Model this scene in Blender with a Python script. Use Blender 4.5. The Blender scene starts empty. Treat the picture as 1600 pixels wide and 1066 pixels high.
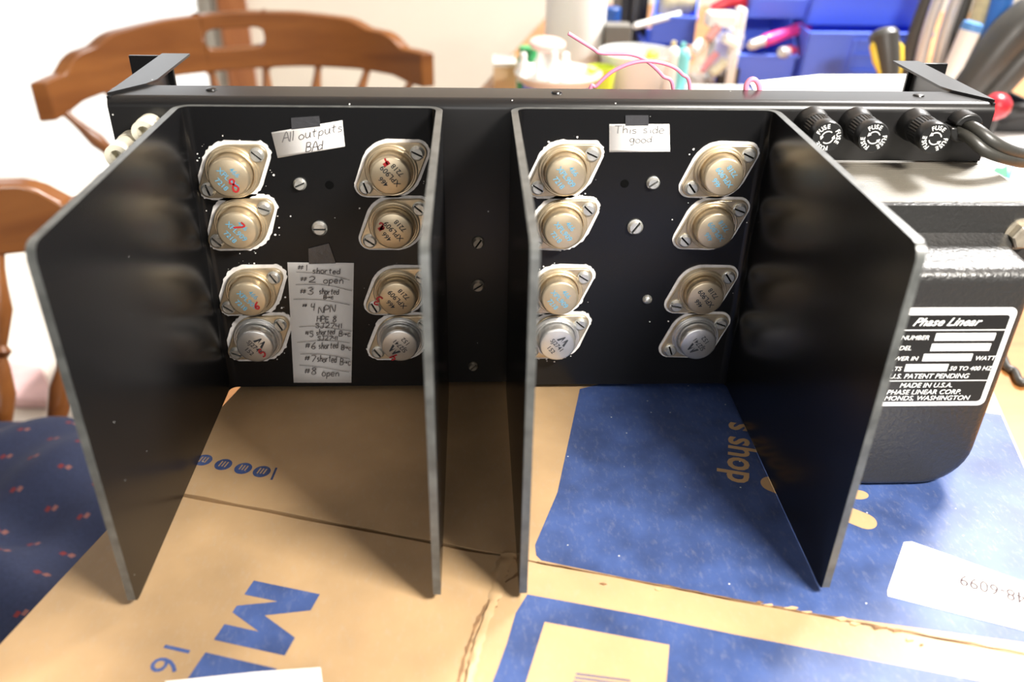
import bpy, bmesh, math, random
from mathutils import Vector, Matrix
random.seed(7)
C = bpy.context.scene.collection
SC = bpy.context.scene
V = Vector
# ------------------------------------------------------------------ camera, sky, lights, exposure (lengths in mm, scaled by MM)
MM = 0.001
CAM = V((193.0, -457.15, 304.7)); PITCH, YAW, ROLL, FPX = 0.5359, 0.05288, 0.0220, 1333.7
_cp, _sp = math.cos(PITCH), math.sin(PITCH)
_f = V((math.sin(YAW)*_cp, math.cos(YAW)*_cp, -_sp)); _r = V((math.cos(YAW), -math.sin(YAW), 0)); _u = _r.cross(_f)
RT = _r*math.cos(ROLL)+_u*math.sin(ROLL); UP = _u*math.cos(ROLL)-_r*math.sin(ROLL); FW = _f
cd = bpy.data.cameras.new('camera'); cam = bpy.data.objects.new('camera', cd); C.objects.link(cam)
m = Matrix((RT, UP, -FW)).transposed().to_4x4(); m.translation = CAM*MM; cam.matrix_world = m
cd.sensor_width = 36; cd.lens = 36*FPX/1600; cd.clip_start = 0.01; cd.clip_end = 50
cd.dof.use_dof = True; cd.dof.focus_distance = 0.50; cd.dof.aperture_fstop = 6.0
SC.camera = cam
SC.view_settings.view_transform = 'Standard'; SC.view_settings.look = 'None'
SC.view_settings.gamma = 1; SC.view_settings.use_curve_mapping = False
SC.view_settings.exposure = 0.35
w = bpy.data.worlds.new('sky'); SC.world = w; w.use_nodes = True
nt = w.node_tree; bg = nt.nodes['Background']
tc = nt.nodes.new('ShaderNodeTexCoord'); sx = nt.nodes.new('ShaderNodeSeparateXYZ'); rp = nt.nodes.new('ShaderNodeValToRGB')
mp = nt.nodes.new('ShaderNodeMapRange'); mp.inputs[1].default_value = -1; mp.inputs[2].default_value = 1
nt.links.new(tc.outputs['Generated'], sx.inputs[0]); nt.links.new(sx.outputs[1], mp.inputs[0]); nt.links.new(mp.outputs[0], rp.inputs[0])
e = rp.color_ramp.elements
e[0].position = 0.0; e[0].color = (0.11, 0.11, 0.11, 1); e[1].position = 1.0; e[1].color = (2.3, 2.35, 2.4, 1)
x_ = e.new(0.55); x_.color = (0.15, 0.147, 0.143, 1)
x_ = e.new(0.75); x_.color = (0.9, 0.91, 0.93, 1)
nt.links.new(rp.outputs[0], bg.inputs[0]); bg.inputs[1].default_value = 1.0
def light(name, typ, loc, energy, color, target=None, **kw):
    d = bpy.data.lights.new(name, typ); d.energy = energy; d.color = color
    for k, v in kw.items(): setattr(d, k, v)
    o = bpy.data.objects.new(name, d); C.objects.link(o); o.location = V(loc)*MM
    if target is not None: o.rotation_euler = ((V(target)-V(loc))).to_track_quat('-Z', 'Y').to_euler()
    return o
light('desk_lamp_light', 'AREA', (575, -450, 560), 11.8, (1, 0.95, 0.87), (330, -100, 0), shape='RECTANGLE', size=0.24, size_y=0.07)
light('room_fill_light', 'AREA', (1450, 1050, 1500), 88, (1, 0.975, 0.94), (1000, 900, 0), shape='DISK', size=0.6)  # unseen overhead light, added to brighten the back wall, table and box
light('front_fill_light', 'AREA', (150, -1500, 340), 4.8, (1, 0.98, 0.96), (200, 0, 90), shape='RECTANGLE', size=0.9, size_y=0.6)  # unseen soft fill added behind the camera for the notes and heatsink faces
light('sun', 'SUN', (0, 5000, 5000), 5.0, (1, 0.97, 0.92), (-300, 0, 1700), angle=0.02)

# ------------------------------------------------------------------ pixel -> world helpers (1600x1066 frame)
def ray(px, py): return FW + RT*((px-800)/FPX) - UP*((py-533)/FPX)
def onz(px, py, z): d = ray(px, py); return CAM + d*((z-CAM.z)/d.z)
def ony(px, py, y): d = ray(px, py); return CAM + d*((y-CAM.y)/d.y)

# ------------------------------------------------------------------ materials
def mat(name, col, rough=0.5, metal=0.0, spec=0.5, noise=0.0, nscale=30, bump=0.0, bscale=200, specks=0.0, fine=0.0, trans=0.0, alpha=1.0, coat=0.0):
    mt = bpy.data.materials.new(name); mt.use_nodes = True
    n = mt.node_tree; b = n.nodes['Principled BSDF']
    b.inputs['Base Color'].default_value = (*col, 1); b.inputs['Roughness'].default_value = rough
    b.inputs['Metallic'].default_value = metal; b.inputs['Specular IOR Level'].default_value = spec
    b.inputs['Transmission Weight'].default_value = trans; b.inputs['Alpha'].default_value = alpha
    b.inputs['Coat Weight'].default_value = coat
    t = n.nodes.new('ShaderNodeTexCoord'); src = None
    if noise:
        nz = n.nodes.new('ShaderNodeTexNoise'); nz.inputs['Scale'].default_value = nscale; nz.inputs['Detail'].default_value = 5
        n.links.new(t.outputs['Object'], nz.inputs['Vector'])
        r = n.nodes.new('ShaderNodeValToRGB')
        r.color_ramp.elements[0].position = 0.3; r.color_ramp.elements[1].position = 0.7
        r.color_ramp.elements[0].color = (*[c*(1-noise) for c in col], 1)
        r.color_ramp.elements[1].color = (*[min(1, c*(1+noise)) for c in col], 1)
        n.links.new(nz.outputs['Fac'], r.inputs[0]); src = r.outputs[0]
    if specks:
        vo = n.nodes.new('ShaderNodeTexVoronoi'); vo.inputs['Scale'].default_value = 160
        n.links.new(t.outputs['Object'], vo.inputs['Vector'])
        sep = n.nodes.new('ShaderNodeSeparateColor'); n.links.new(vo.outputs['Color'], sep.inputs[0])
        gt = n.nodes.new('ShaderNodeMath'); gt.operation = 'GREATER_THAN'; gt.inputs[1].default_value = 1-specks
        n.links.new(sep.outputs[0], gt.inputs[0])
        lt = n.nodes.new('ShaderNodeMath'); lt.operation = 'LESS_THAN'; lt.inputs[1].default_value = 0.075
        n.links.new(vo.outputs['Distance'], lt.inputs[0])
        mu = n.nodes.new('ShaderNodeMath'); mu.operation = 'MULTIPLY'
        n.links.new(gt.outputs[0], mu.inputs[0]); n.links.new(lt.outputs[0], mu.inputs[1])
        mx = n.nodes.new('ShaderNodeMix'); mx.data_type = 'RGBA'
        n.links.new(mu.outputs[0], mx.inputs[0]); mx.inputs[6].default_value = (*col, 1); mx.inputs[7].default_value = (0.6, 0.6, 0.58, 1)
        if src: n.links.new(src, mx.inputs[6])
        src = mx.outputs[2]
    if fine and src:
        nf = n.nodes.new('ShaderNodeTexNoise'); nf.inputs['Scale'].default_value = 380; nf.inputs['Detail'].default_value = 8; nf.inputs['Roughness'].default_value = 0.75
        mf = n.nodes.new('ShaderNodeMapping'); mf.inputs['Scale'].default_value = (1, .45, 1); mf.inputs['Rotation'].default_value = (0, 0, .7)
        n.links.new(t.outputs['Object'], mf.inputs[0]); n.links.new(mf.outputs[0], nf.inputs['Vector'])
        rf = n.nodes.new('ShaderNodeValToRGB'); rf.color_ramp.elements[0].position = 0.52; rf.color_ramp.elements[1].position = 0.8
        n.links.new(nf.outputs['Fac'], rf.inputs[0])
        mm = n.nodes.new('ShaderNodeMath'); mm.operation = 'MULTIPLY'; mm.inputs[1].default_value = fine; n.links.new(rf.outputs[0], mm.inputs[0])
        mx = n.nodes.new('ShaderNodeMix'); mx.data_type = 'RGBA'; n.links.new(mm.outputs[0], mx.inputs[0]); n.links.new(src, mx.inputs[6]); mx.inputs[7].default_value = (0.42, 0.40, 0.38, 1)
        src = mx.outputs[2]
    if src: n.links.new(src, b.inputs['Base Color'])
    if bump:
        nz = n.nodes.new('ShaderNodeTexNoise'); nz.inputs['Scale'].default_value = bscale; nz.inputs['Detail'].default_value = 3
        n.links.new(t.outputs['Object'], nz.inputs['Vector'])
        bp = n.nodes.new('ShaderNodeBump'); bp.inputs['Strength'].default_value = bump; bp.inputs['Distance'].default_value = 0.001
        n.links.new(nz.outputs['Fac'], bp.inputs['Height']); n.links.new(bp.outputs[0], b.inputs['Normal'])
    return mt
def wood(name, c1, c2, scale=6, stretch=(1, 6, 6), rough=0.35):
    mt = bpy.data.materials.new(name); mt.use_nodes = True
    n = mt.node_tree; b = n.nodes['Principled BSDF']; b.inputs['Roughness'].default_value = rough
    t = n.nodes.new('ShaderNodeTexCoord'); mpn = n.nodes.new('ShaderNodeMapping'); mpn.inputs['Scale'].default_value = stretch
    nz = n.nodes.new('ShaderNodeTexNoise'); nz.inputs['Scale'].default_value = scale; nz.inputs['Detail'].default_value = 6; nz.inputs['Distortion'].default_value = 0.6
    r = n.nodes.new('ShaderNodeValToRGB'); r.color_ramp.elements[0].position = 0.3; r.color_ramp.elements[1].position = 0.7
    r.color_ramp.elements[0].color = (*c1, 1); r.color_ramp.elements[1].color = (*c2, 1)
    n.links.new(t.outputs['Object'], mpn.inputs[0]); n.links.new(mpn.outputs[0], nz.inputs['Vector'])
    n.links.new(nz.outputs['Fac'], r.inputs[0]); n.links.new(r.outputs[0], b.inputs['Base Color'])
    return mt
BLACK = mat('black_paint', (0.006, 0.006, 0.0065), 0.25, spec=0.30, specks=0.05)
BLACK2 = mat('black_panel_paint', (0.008, 0.0075, 0.0075), 0.30, spec=0.5, specks=0.10)
EDGE = mat('sheen_edge', (0.075, 0.078, 0.075), 0.34, spec=0.8, noise=0.35, nscale=150)  # fin edges coloured paler than the paint for the light they reflect
WRINKLE = mat('black_wrinkle_paint', (0.02, 0.0195, 0.019), 0.36, spec=0.55, bump=0.55, bscale=420)
NICKEL = mat('nickel', (0.62, 0.51, 0.35), 0.34, metal=0.75, noise=0.12, nscale=90)
NICKELF = mat('nickel_flange', (0.60, 0.50, 0.35), 0.30, metal=0.78, noise=0.2, nscale=120)
SILVER = mat('steel_cap', (0.66, 0.65, 0.63), 0.32, metal=0.8, noise=0.08, nscale=100)
ZINC = mat('zinc_screw', (0.60, 0.60, 0.57), 0.36, metal=0.75, noise=0.15, nscale=300)
BRASSY = mat('dull_screw', (0.40, 0.36, 0.29), 0.42, metal=0.7, noise=0.2, nscale=300)
PASTE = mat('thermal_paste', (0.78, 0.75, 0.72), 0.55, noise=0.15, nscale=250)
INKBLUE = mat('blue_stamp_ink', (0.12, 0.33, 0.48), 0.6)
INKDARK = mat('dark_stamp_ink', (0.03, 0.035, 0.045), 0.6)
INKRED = mat('red_marker_ink', (0.42, 0.015, 0.02), 0.5)
PENCIL = mat('pencil', (0.10, 0.09, 0.09), 0.7)
FAINT = mat('glare_pencil', (0.17, 0.165, 0.16), 0.7)  # pencil made paler; the washed-out glare is put into the colour
PAPER = mat('white_paper', (0.80, 0.78, 0.76), 0.7, noise=0.02, nscale=20)
TAPE = mat('clear_tape', (0.05, 0.05, 0.055), 0.18, spec=0.7, bump=0.3, bscale=300)
HOLE = mat('hole_shade', (0.003, 0.003, 0.003), 0.9, spec=0.05)  # near-black colour standing for the shade inside holes and screw slots
BAKELITE = mat('black_bakelite', (0.012, 0.012, 0.012), 0.33, spec=0.5)
WHITEINK = mat('white_lettering', (0.85, 0.85, 0.82), 0.5)
CREAM = mat('cream_nylon', (0.80, 0.76, 0.62), 0.4)
CORD = mat('black_cord', (0.03, 0.029, 0.025), 0.4, bump=0.2)
RUBBER = mat('black_rubber', (0.01, 0.01, 0.01), 0.8)
PINK = mat('pink_wire', (0.75, 0.22, 0.34), 0.4)
CARD = mat('cardboard', (0.43, 0.285, 0.15), 0.48, spec=0.4, noise=0.30, nscale=11, bump=0.15, bscale=60, fine=0.25)
CARDL = mat('cardboard_edge', (0.60, 0.40, 0.20), 0.6, noise=0.2, nscale=60)
CARDD = mat('torn_cardboard', (0.20, 0.11, 0.05), 0.8, noise=0.4, nscale=150)
BLUEP = mat('blue_print', (0.042, 0.075, 0.21), 0.48, spec=0.4, noise=0.34, nscale=40, specks=0.22, fine=0.24)
STICKER = mat('white_sticker', (0.86, 0.85, 0.83), 0.6, spec=0.3)
TABLEW = wood('table_wood', (0.33, 0.135, 0.036), (0.46, 0.205, 0.06))
CHAIRW = wood('chair_wood', (0.17, 0.055, 0.012), (0.26, 0.095, 0.022), 5, (1, 1, 5), 0.30)
TRIMW = wood('trim_wood', (0.30, 0.10, 0.03), (0.40, 0.15, 0.05), 4, (6, 6, 1), 0.4)
WALL = mat('cream_wall', (0.86, 0.79, 0.68), 0.85, noise=0.02, nscale=3)
FLOORM = mat('pale_floor', (0.74, 0.68, 0.60), 0.6, noise=0.05, nscale=6)
WHITEV = mat('white_vinyl', (0.85, 0.85, 0.84), 0.4)
ALU = mat('aluminium_frame', (0.40, 0.38, 0.34), 0.4, metal=0.5)

# ------------------------------------------------------------------ mesh builder
class M:
    def __init__(s): s.v = []; s.f = []; s.mi = []; s.sm = []; s.mats = []
    def idx(s, m):
        if m not in s.mats: s.mats.append(m)
        return s.mats.index(m)
    def add(s, vs, fs, m, smooth=False):
        b = len(s.v); s.v += [V(p) for p in vs]; k = s.idx(m)
        for f in fs: s.f.append([b+i for i in f]); s.mi.append(k); s.sm.append(smooth)
    def box(s, x0, x1, y0, y1, z0, z1, m):
        vs = [(x, y, z) for x in (x0, x1) for y in (y0, y1) for z in (z0, z1)]
        s.add(vs, [(0, 1, 3, 2), (4, 6, 7, 5), (0, 4, 5, 1), (2, 3, 7, 6), (0, 2, 6, 4), (1, 5, 7, 3)], m)
    def prism(s, pts, off, m, smooth=False):        # closed 3d polygon swept by off
        n = len(pts); off = V(off); a = [V(p) for p in pts]; b = [p+off for p in a]
        s.add(a+b, [tuple(range(n)), tuple(range(2*n-1, n-1, -1))], m)
        s.add(a+b, [(i, i+n, (i+1) % n+n, (i+1) % n) for i in range(n)], m, smooth)
    def tube(s, pts, r, m, seg=10, caps=True, smooth=True):
        pts = [V(p) for p in pts]; n = len(pts); rs = r if isinstance(r, (list, tuple)) else [r]*n
        t0 = (pts[1]-pts[0]).normalized(); ref = V((0, 0, 1)) if abs(t0.z) < 0.9 else V((1, 0, 0))
        a = t0.cross(ref).normalized(); rings = []
        for i, p in enumerate(pts):
            t = (pts[min(i+1, n-1)]-pts[max(i-1, 0)]).normalized()
            a = (a - t*a.dot(t)).normalized(); b = t.cross(a)
            rings.append([p+(a*math.cos(2*math.pi*k/seg)+b*math.sin(2*math.pi*k/seg))*rs[i] for k in range(seg)])
        vs = [p for q in rings for p in q]
        fs = [(i*seg+k, i*seg+(k+1) % seg, (i+1)*seg+(k+1) % seg, (i+1)*seg+k) for i in range(n-1) for k in range(seg)]
        s.add(vs, fs, m, smooth)
        if caps: s.add(rings[0], [tuple(range(seg-1, -1, -1))], m); s.add(rings[-1], [tuple(range(seg))], m)
    def lathe(s, prof, o, ax, m, seg=32, smooth=True, ex=None, flute=0):   # prof = [(r, h)] around axis ax from o
        o = V(o); ax = V(ax).normalized(); ref = V((0, 0, 1)) if abs(ax.z) < 0.9 else V((1, 0, 0))
        a = V(ex) if ex else ax.cross(ref).normalized(); b = ax.cross(a); vs = []
        for r, h in prof:
            for k in range(seg):
                rr = r*(1-flute*(k % 2)); q = 2*math.pi*k/seg
                vs.append(o+ax*h+(a*math.cos(q)+b*math.sin(q))*rr)
        n = len(prof)
        fs = [(i*seg+k, i*seg+(k+1) % seg, (i+1)*seg+(k+1) % seg, (i+1)*seg+k) for i in range(n-1) for k in range(seg)]
        s.add(vs, fs, m, smooth)
        if prof[0][0] > 1e-6: s.add(vs[:seg], [tuple(range(seg-1, -1, -1))], m)
        if prof[-1][0] > 1e-6: s.add(vs[-seg:], [tuple(range(seg))], m)
    def flat(s, v2, fs, o, e1, e2, m):
        o = V(o); e1 = V(e1); e2 = V(e2); s.add([o+e1*x+e2*y for x, y in v2], fs, m)
    def text(s, t, o, e1, e2, size, m, align='LEFT', shear=0.0, bold=0.0, wide=1.0):
        v2, fs = glyphs(t, align, shear, bold); s.flat([(x*size*wide, y*size) for x, y in v2], fs, o, e1, e2, m)
    def stroke(s, pts, wdt, m, n=(0, -1, 0)):       # flat ribbon in the plane with normal n
        n = V(n); pts = [V(p) for p in pts]; vs = []
        for i, p in enumerate(pts):
            t = (pts[min(i+1, len(pts)-1)]-pts[max(i-1, 0)]); t = t.normalized() if t.length > 1e-9 else V((1, 0, 0))
            d = n.cross(t).normalized()*wdt*0.5; vs += [p+d, p-d]
        s.add(vs, [(2*i, 2*i+1, 2*i+3, 2*i+2) for i in range(len(pts)-1)], m)
    def build(s, name, parent=None, loc=None, bevel=0, segs=2, recalc=True, local=False):
        base = V((0, 0, 0))
        if not local:
            if parent is not None: base = V(parent['_o'])
            elif loc is not None: base = V(loc)
        me = bpy.data.meshes.new(name)
        me.from_pydata([(p-base)*MM for p in s.v], [], s.f)
        for mt in s.mats: me.materials.append(mt)
        me.polygons.foreach_set('material_index', s.mi); me.polygons.foreach_set('use_smooth', s.sm); me.update()
        if recalc:
            bm = bmesh.new(); bm.from_mesh(me); bmesh.ops.remove_doubles(bm, verts=bm.verts, dist=1e-7)
            bmesh.ops.recalc_face_normals(bm, faces=bm.faces); bm.to_mesh(me); bm.free()
        me.set_sharp_from_angle(angle=0.65)
        o = bpy.data.objects.new(name, me); C.objects.link(o)
        if parent is not None: o.parent = parent
        elif loc is not None and not local: o.location = base*MM
        o['_o'] = tuple(base) if parent is None else tuple(parent['_o'])
        if bevel:
            b = o.modifiers.new('bevel', 'BEVEL'); b.width = bevel*MM; b.segments = segs; b.limit_method = 'ANGLE'; b.angle_limit = 0.6
            b.harden_normals = False
        return o
_gc = {}
def glyphs(t, align, shear, bold):
    k = (t, align, shear, bold)
    if k not in _gc:
        c = bpy.data.curves.new('lettering', 'FONT'); c.body = t; c.size = 1; c.align_x = align; c.shear = shear; c.offset = bold
        c.resolution_u = 3
        o = bpy.data.objects.new('lettering', c); C.objects.link(o)
        me = bpy.data.meshes.new_from_object(o.evaluated_get(bpy.context.evaluated_depsgraph_get()))
        _gc[k] = ([(v.co.x, v.co.y) for v in me.vertices], [tuple(p.vertices) for p in me.polygons])
        bpy.data.objects.remove(o); bpy.data.curves.remove(c); bpy.data.meshes.remove(me)
    return _gc[k]
def tag(o, label, cat, group=None, kind=None):
    if label: o['label'] = label
    if cat: o['category'] = cat
    if group: o['group'] = group
    if kind: o['kind'] = kind
    return o
def thing(name, label, cat, loc=(0, 0, 0), rz=0, group=None):
    o = bpy.data.objects.new(name, None); C.objects.link(o); o.location = V(loc)*MM; o.rotation_euler.z = rz
    o.empty_display_size = 0.02; o['_o'] = tuple(loc); return tag(o, label, cat, group)
def copy_tree(o, parent=None):
    c = o.copy(); C.objects.link(c)
    if parent: c.parent = parent
    for ch in list(o.children): copy_tree(ch, c)
    return c
# pen-stroke alphabet (unit cap height)
PEN = {'A': [[(0, 0), (.3, 1), (.6, 0)], [(.12, .4), (.5, .4)]], 'l': [[(.1, 1), (.12, .5), (.1, 0)]], 'o': [[(.25, .55), (.05, .45), (.0, .2), (.15, 0), (.38, .05), (.45, .3), (.25, .55)]],
 'u': [[(0, .55), (.03, .15), (.18, 0), (.36, .15), (.4, .55), (.42, .1), (.5, 0)]], 't': [[(.2, .9), (.18, .2), (.3, 0)], [(0, .6), (.4, .62)]], 'p': [[(.05, .55), (.03, -.35)], [(.05, .4), (.25, .58), (.42, .4), (.3, .08), (.05, .1)]],
 's': [[(.35, .5), (.1, .55), (.05, .38), (.32, .22), (.28, .02), (0, .03)]], 'B': [[(0, 0), (.03, 1)], [(.03, 1), (.4, .9), (.35, .55), (.05, .5), (.45, .4), (.42, .05), (0, 0)]],
 'd': [[(.42, .95), (.42, 0)], [(.42, .4), (.2, .55), (0, .3), (.12, .02), (.42, .15)]], 'T': [[(0, 1), (.65, 1)], [(.32, 1), (.3, 0)]], 'h': [[(.03, 1), (.03, 0)], [(.03, .35), (.22, .55), (.38, .4), (.4, 0)]],
 'i': [[(.08, .5), (.08, 0)], [(.08, .72), (.1, .78)]], 'e': [[(.02, .28), (.4, .32), (.3, .55), (.08, .5), (0, .2), (.15, 0), (.42, .06)]], 'g': [[(.4, .5), (.15, .55), (0, .3), (.15, .05), (.4, .2), (.4, .5), (.38, -.3), (.1, -.35)]],
 '#': [[(.15, .75), (.08, .1)], [(.4, .78), (.32, .12)], [(0, .55), (.5, .6)], [(0, .3), (.48, .35)]], '1': [[(.1, 1), (.12, 0)]], '2': [[(0, .8), (.2, 1), (.42, .8), (.3, .4), (0, .02), (.5, .04)]], '3': [[(0, .9), (.3, 1), (.42, .78), (.15, .55), (.45, .35), (.3, 0), (0, .08)]],
 '4': [[(.05, 1), (.02, .5), (.45, .5)], [(.42, 1), (.4, -.05)]], '5': [[(.45, 1), (.08, .98), (.05, .58), (.35, .6), (.45, .3), (.25, 0), (0, .05)]], '6': [[(.38, 1), (.1, .6), (.02, .2), (.25, 0), (.42, .2), (.25, .42), (.04, .28)]], '7': [[(0, .98), (.45, 1), (.15, 0)]],
 '8': [[(.3, .55), (.05, .78), (.25, 1), (.42, .8), (.1, .4), (.05, .12), (.25, 0), (.45, .2), (.3, .55)]], 'r': [[(.03, .55), (.05, 0)], [(.05, .35), (.2, .55), (.38, .5)]], 'n': [[(.03, .55), (.03, 0)], [(.03, .35), (.22, .55), (.38, .4), (.4, 0)]],
 'N': [[(0, 0), (.03, 1), (.45, 0), (.5, 1)]], 'P': [[(0, 0), (.03, 1), (.42, .88), (.38, .5), (.04, .45)]], 'H': [[(0, 0), (.03, 1)], [(.45, 0), (.45, 1)], [(0, .5), (.45, .52)]], 'E': [[(.45, 1), (.03, .98), (0, 0), (.48, .02)], [(.02, .5), (.36, .52)]],
 'S': [[(.45, .9), (.2, 1), (.03, .8), (.4, .35), (.3, 0), (0, .1)]], 'J': [[(.05, 1), (.5, 1)], [(.32, 1), (.3, .1), (.12, 0), (0, .15)]], 'c': [[(.38, .5), (.12, .55), (0, .25), (.15, 0), (.4, .06)]], '>': [[(0, .28), (.5, .3)], [(.32, .45), (.5, .3), (.32, .14)]]}
PW = {'l': .25, 'i': .25, '1': .28, ' ': .4, 'T': .75, '#': .65, '>': .65}
def smooth_pts(ps, n=4):
    out = []
    for i in range(len(ps)-1):
        p0 = ps[max(i-1, 0)]; p1 = ps[i]; p2 = ps[i+1]; p3 = ps[min(i+2, len(ps)-1)]
        for j in range(n):
            t = j/n
            out.append(tuple(0.5*(2*b+(c-a)*t+(2*a-5*b+4*c-d)*t*t+(3*b-a-3*c+d)*t**3) for a, b, c, d in zip(p0, p1, p2, p3)))
    return out+[tuple(ps[-1])]
def pen(mb, t, f, x0, y0, h, x1, y1, wdt, m, slant=0.08, n=(0, -1, 0)):
    """handwriting t from (x0,y0) to (x1,y1) (y down) in the sheet frame f(x,y)->world"""
    L = sum(PW.get(c, .58) for c in t); ux, uy = (x1-x0)/L, (y1-y0)/L; a = 0
    for c in t:
        if c in PEN:
            jy = random.uniform(-.06, .06); sc = random.uniform(.92, 1.08)
            for st in PEN[c]:
                pts = smooth_pts(st)
                mb.stroke([f(x0+ux*(a+p[0])+slant*h*p[1]*sc, y0+uy*(a+p[0])-h*(p[1]*sc+jy)) for p in pts], wdt, m, n)
        a += PW.get(c, .58)
def cat_pts(ps, n=6): return [V(p) for p in smooth_pts([tuple(p) for p in ps], n)]

# ------------------------------------------------------------------ setting
TZ, BZ, FZ = -64.0, -4.0, -804.0          # table top, box top, floor
f = M(); f.box(-3200, 3200, -1600, 2600, FZ-20, FZ, FLOORM); tag(f.build('floor'), None, None, kind='structure')
f = M(); f.box(-3200, 3200, 2680, 6500, FZ-60, FZ-20, mat('patio_concrete', (0.8, 0.79, 0.76), 0.8, noise=0.04)); tag(f.build('patio'), None, None, kind='structure')
f = M(); f.box(-3200, 3400, -1600, 2680, 1700, 1740, mat('white_ceiling', (0.8, 0.79, 0.77), 0.9)); tag(f.build('ceiling'), None, None, kind='structure')
f = M(); f.box(-555, 1150, 2600, 2680, FZ, 1700, WALL); f.box(1150, 2700, 2600, 2680, FZ, 350, WALL); f.box(1150, 2700, 2600, 2680, 1450, 1700, WALL); f.box(2700, 3400, 2600, 2680, FZ, 1700, WALL); f.box(-3200, -555, 2600, 2680, 1300, 1700, WALL); tag(f.build('wall_back'), None, None, kind='structure')
f = M(); f.box(-650, -555, 2575, 2600, FZ, 1300, TRIMW); f.box(-640, -620, 2570, 2575, FZ, 1300, TRIMW); tag(f.build('trim_1', bevel=3), None, None, kind='structure')
GLASS = bpy.data.materials.new('clear_glass'); GLASS.use_nodes = True
_n = GLASS.node_tree; _n.nodes.remove(_n.nodes['Principled BSDF'])
_a = _n.nodes.new('ShaderNodeBsdfTransparent'); _b = _n.nodes.new('ShaderNodeBsdfGlossy'); _b.inputs['Roughness'].default_value = 0.02
_x = _n.nodes.new('ShaderNodeMixShader'); _x.inputs[0].default_value = 0.06
_n.links.new(_a.outputs[0], _x.inputs[1]); _n.links.new(_b.outputs[0], _x.inputs[2]); _n.links.new(_x.outputs[0], _n.nodes['Material Output'].inputs[0])
d = M(); d.box(-722, -700, 2600, 2650, FZ, 1300, ALU); d.box(-700, -672, 2590, 2660, FZ, 1300, ALU); d.box(-672, -650, 2600, 2650, FZ, 1300, ALU)
d.box(-3200, -722, 2600, 2650, FZ, FZ+6, WHITEV); d.box(-3200, -722, 2600, 2650, 1260, 1300, WHITEV)
do = tag(d.build('door_1', bevel=2), None, None, kind='structure')
d = M(); d.box(-3200, -722, 2622, 2628, FZ+6, 1260, GLASS); d.build('glass_pane', do)

d = M()
for q4 in ((1150, 1200, 350, 1450), (2650, 2700, 350, 1450), (1900, 1950, 350, 1450)): d.box(q4[0], q4[1], 2605, 2660, q4[2], q4[3], WHITEV)
for z0 in (350, 1400): d.box(1200, 2650, 2605, 2660, z0, z0+50, WHITEV)
wo = tag(d.build('window_1', bevel=2), None, None, kind='structure')
d = M(); d.box(1200, 1900, 2630, 2634, 400, 1400, GLASS); d.box(1950, 2650, 2630, 2634, 400, 1400, GLASS); d.build('glass_pane', wo)
# table, aligned with the box (turned about 15 degrees), its near end rounded
tb = thing('dining_table', 'orange-brown wooden table carrying the carton and the workshop clutter', 'table', (400, 400, FZ))
prof = [(-16, 83), (-14, 35), (-2, -25), (26, -85), (75, -140), (150, -185), (260, -215), (420, -225), (1500, -180), (1900, 500), (1900, 1750), (420, 1880), (272, 1272), (208, 1008)]
t = M(); t.prism([(x, y, TZ-26) for x, y in prof], (0, 0, 26), TABLEW); t.build('table_top', tb, bevel=4)
for x, y in ((150, 60), (1500, 0), (560, 1650), (1650, 1550)):
    t = M(); t.lathe([(28, 0), (26, 60), (36, 120), (24, 200), (38, 420), (30, 560), (42, 600), (42, -FZ+TZ-26+0)], (x, y, FZ), (0, 0, 1), TABLEW, 20); t.build('leg', tb)

# ------------------------------------------------------------------ carton
def uv(u, v, z=BZ): return V((210+u*.961+v*.276, -150-u*.276+v*.961, z))
bx = thing('cardboard_box', 'big flat brown cardboard box with blue printing lying on the table', 'box', (210, 60, TZ))
U0, U1, V0, V1 = -203, 272, -170, 330
b = M(); pts = [uv(U0+1, V0+1, TZ), uv(U1-1, V0+1, TZ), uv(U1-1, V1-1, TZ), uv(U0+1, V1-1, TZ)]
b.prism(pts, (0, 0, BZ-TZ-3.2), CARD); b.build('carton_body', bx)
E1 = -V((.276, .961, 0)); E2 = V((.961, -.276, 0))      # reading and upward direction of the printing
def poly_z(mb, px, z, m): mb.add([onz(x, y, z) for x, y in px], [tuple(range(len(px)))], m)
ZP = BZ+0.12
# rear flap
b = M(); n = 26; seam = []
for i in range(n+1):
    u = U0+(U1-U0)*i/n; seam.append((u, 3.5+random.uniform(-.6, .6) + (-1.0 if u > 5 else 0)))
top = [uv(u, v, BZ) for u, v in seam]+[uv(U1, V1), uv(U0, V1)]
b.prism([p-V((0, 0, 3)) for p in top], (0, 0, 3), CARD)
P_ = [(906, 608), (871, 770), (836, 852), (838, 868), (846, 876), (1000, 908), (1150, 936), (1280, 960)]
R_ = [uv(270, 12, ZP), uv(270, 200, ZP), uv(60, 200, ZP)]
b.add([onz(x, y, ZP) for x, y in P_]+R_, [tuple(range(len(P_)+3))], BLUEP)
b.text("'s shop", uv(104, 152, ZP+.12), E1, E2, 25, CARD, 'LEFT', 0, .02, .9)
cap = []
for k in range(24):
    q = 2*math.pi*k/24; cx, cy = (-24 if math.cos(q) < 0 else 24), 0; cap.append(uv(158+9*math.sin(q), 64+cx+9*math.cos(q)-4, ZP+.12))
A_, B_ = onz(1207, 757, ZP), onz(1350, 814, ZP); dd = (B_-A_).normalized(); nn = V((-dd.y, dd.x, 0))
b.add([(B_ if math.cos(q) > 0 else A_)+(dd*math.cos(q)+nn*math.sin(q))*6.5+V((0, 0, .12)) for q in [2*math.pi*(k+.5)/28 for k in range(28)]], [tuple(range(28))], CARD)
o_ = onz(1340, 773, ZP+.12); b.add([o_+V((math.cos(q)*6, math.sin(q)*4, 0)) for q in [2*math.pi*k/20 for k in range(20)]], [tuple(range(20))], CARD)
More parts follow.
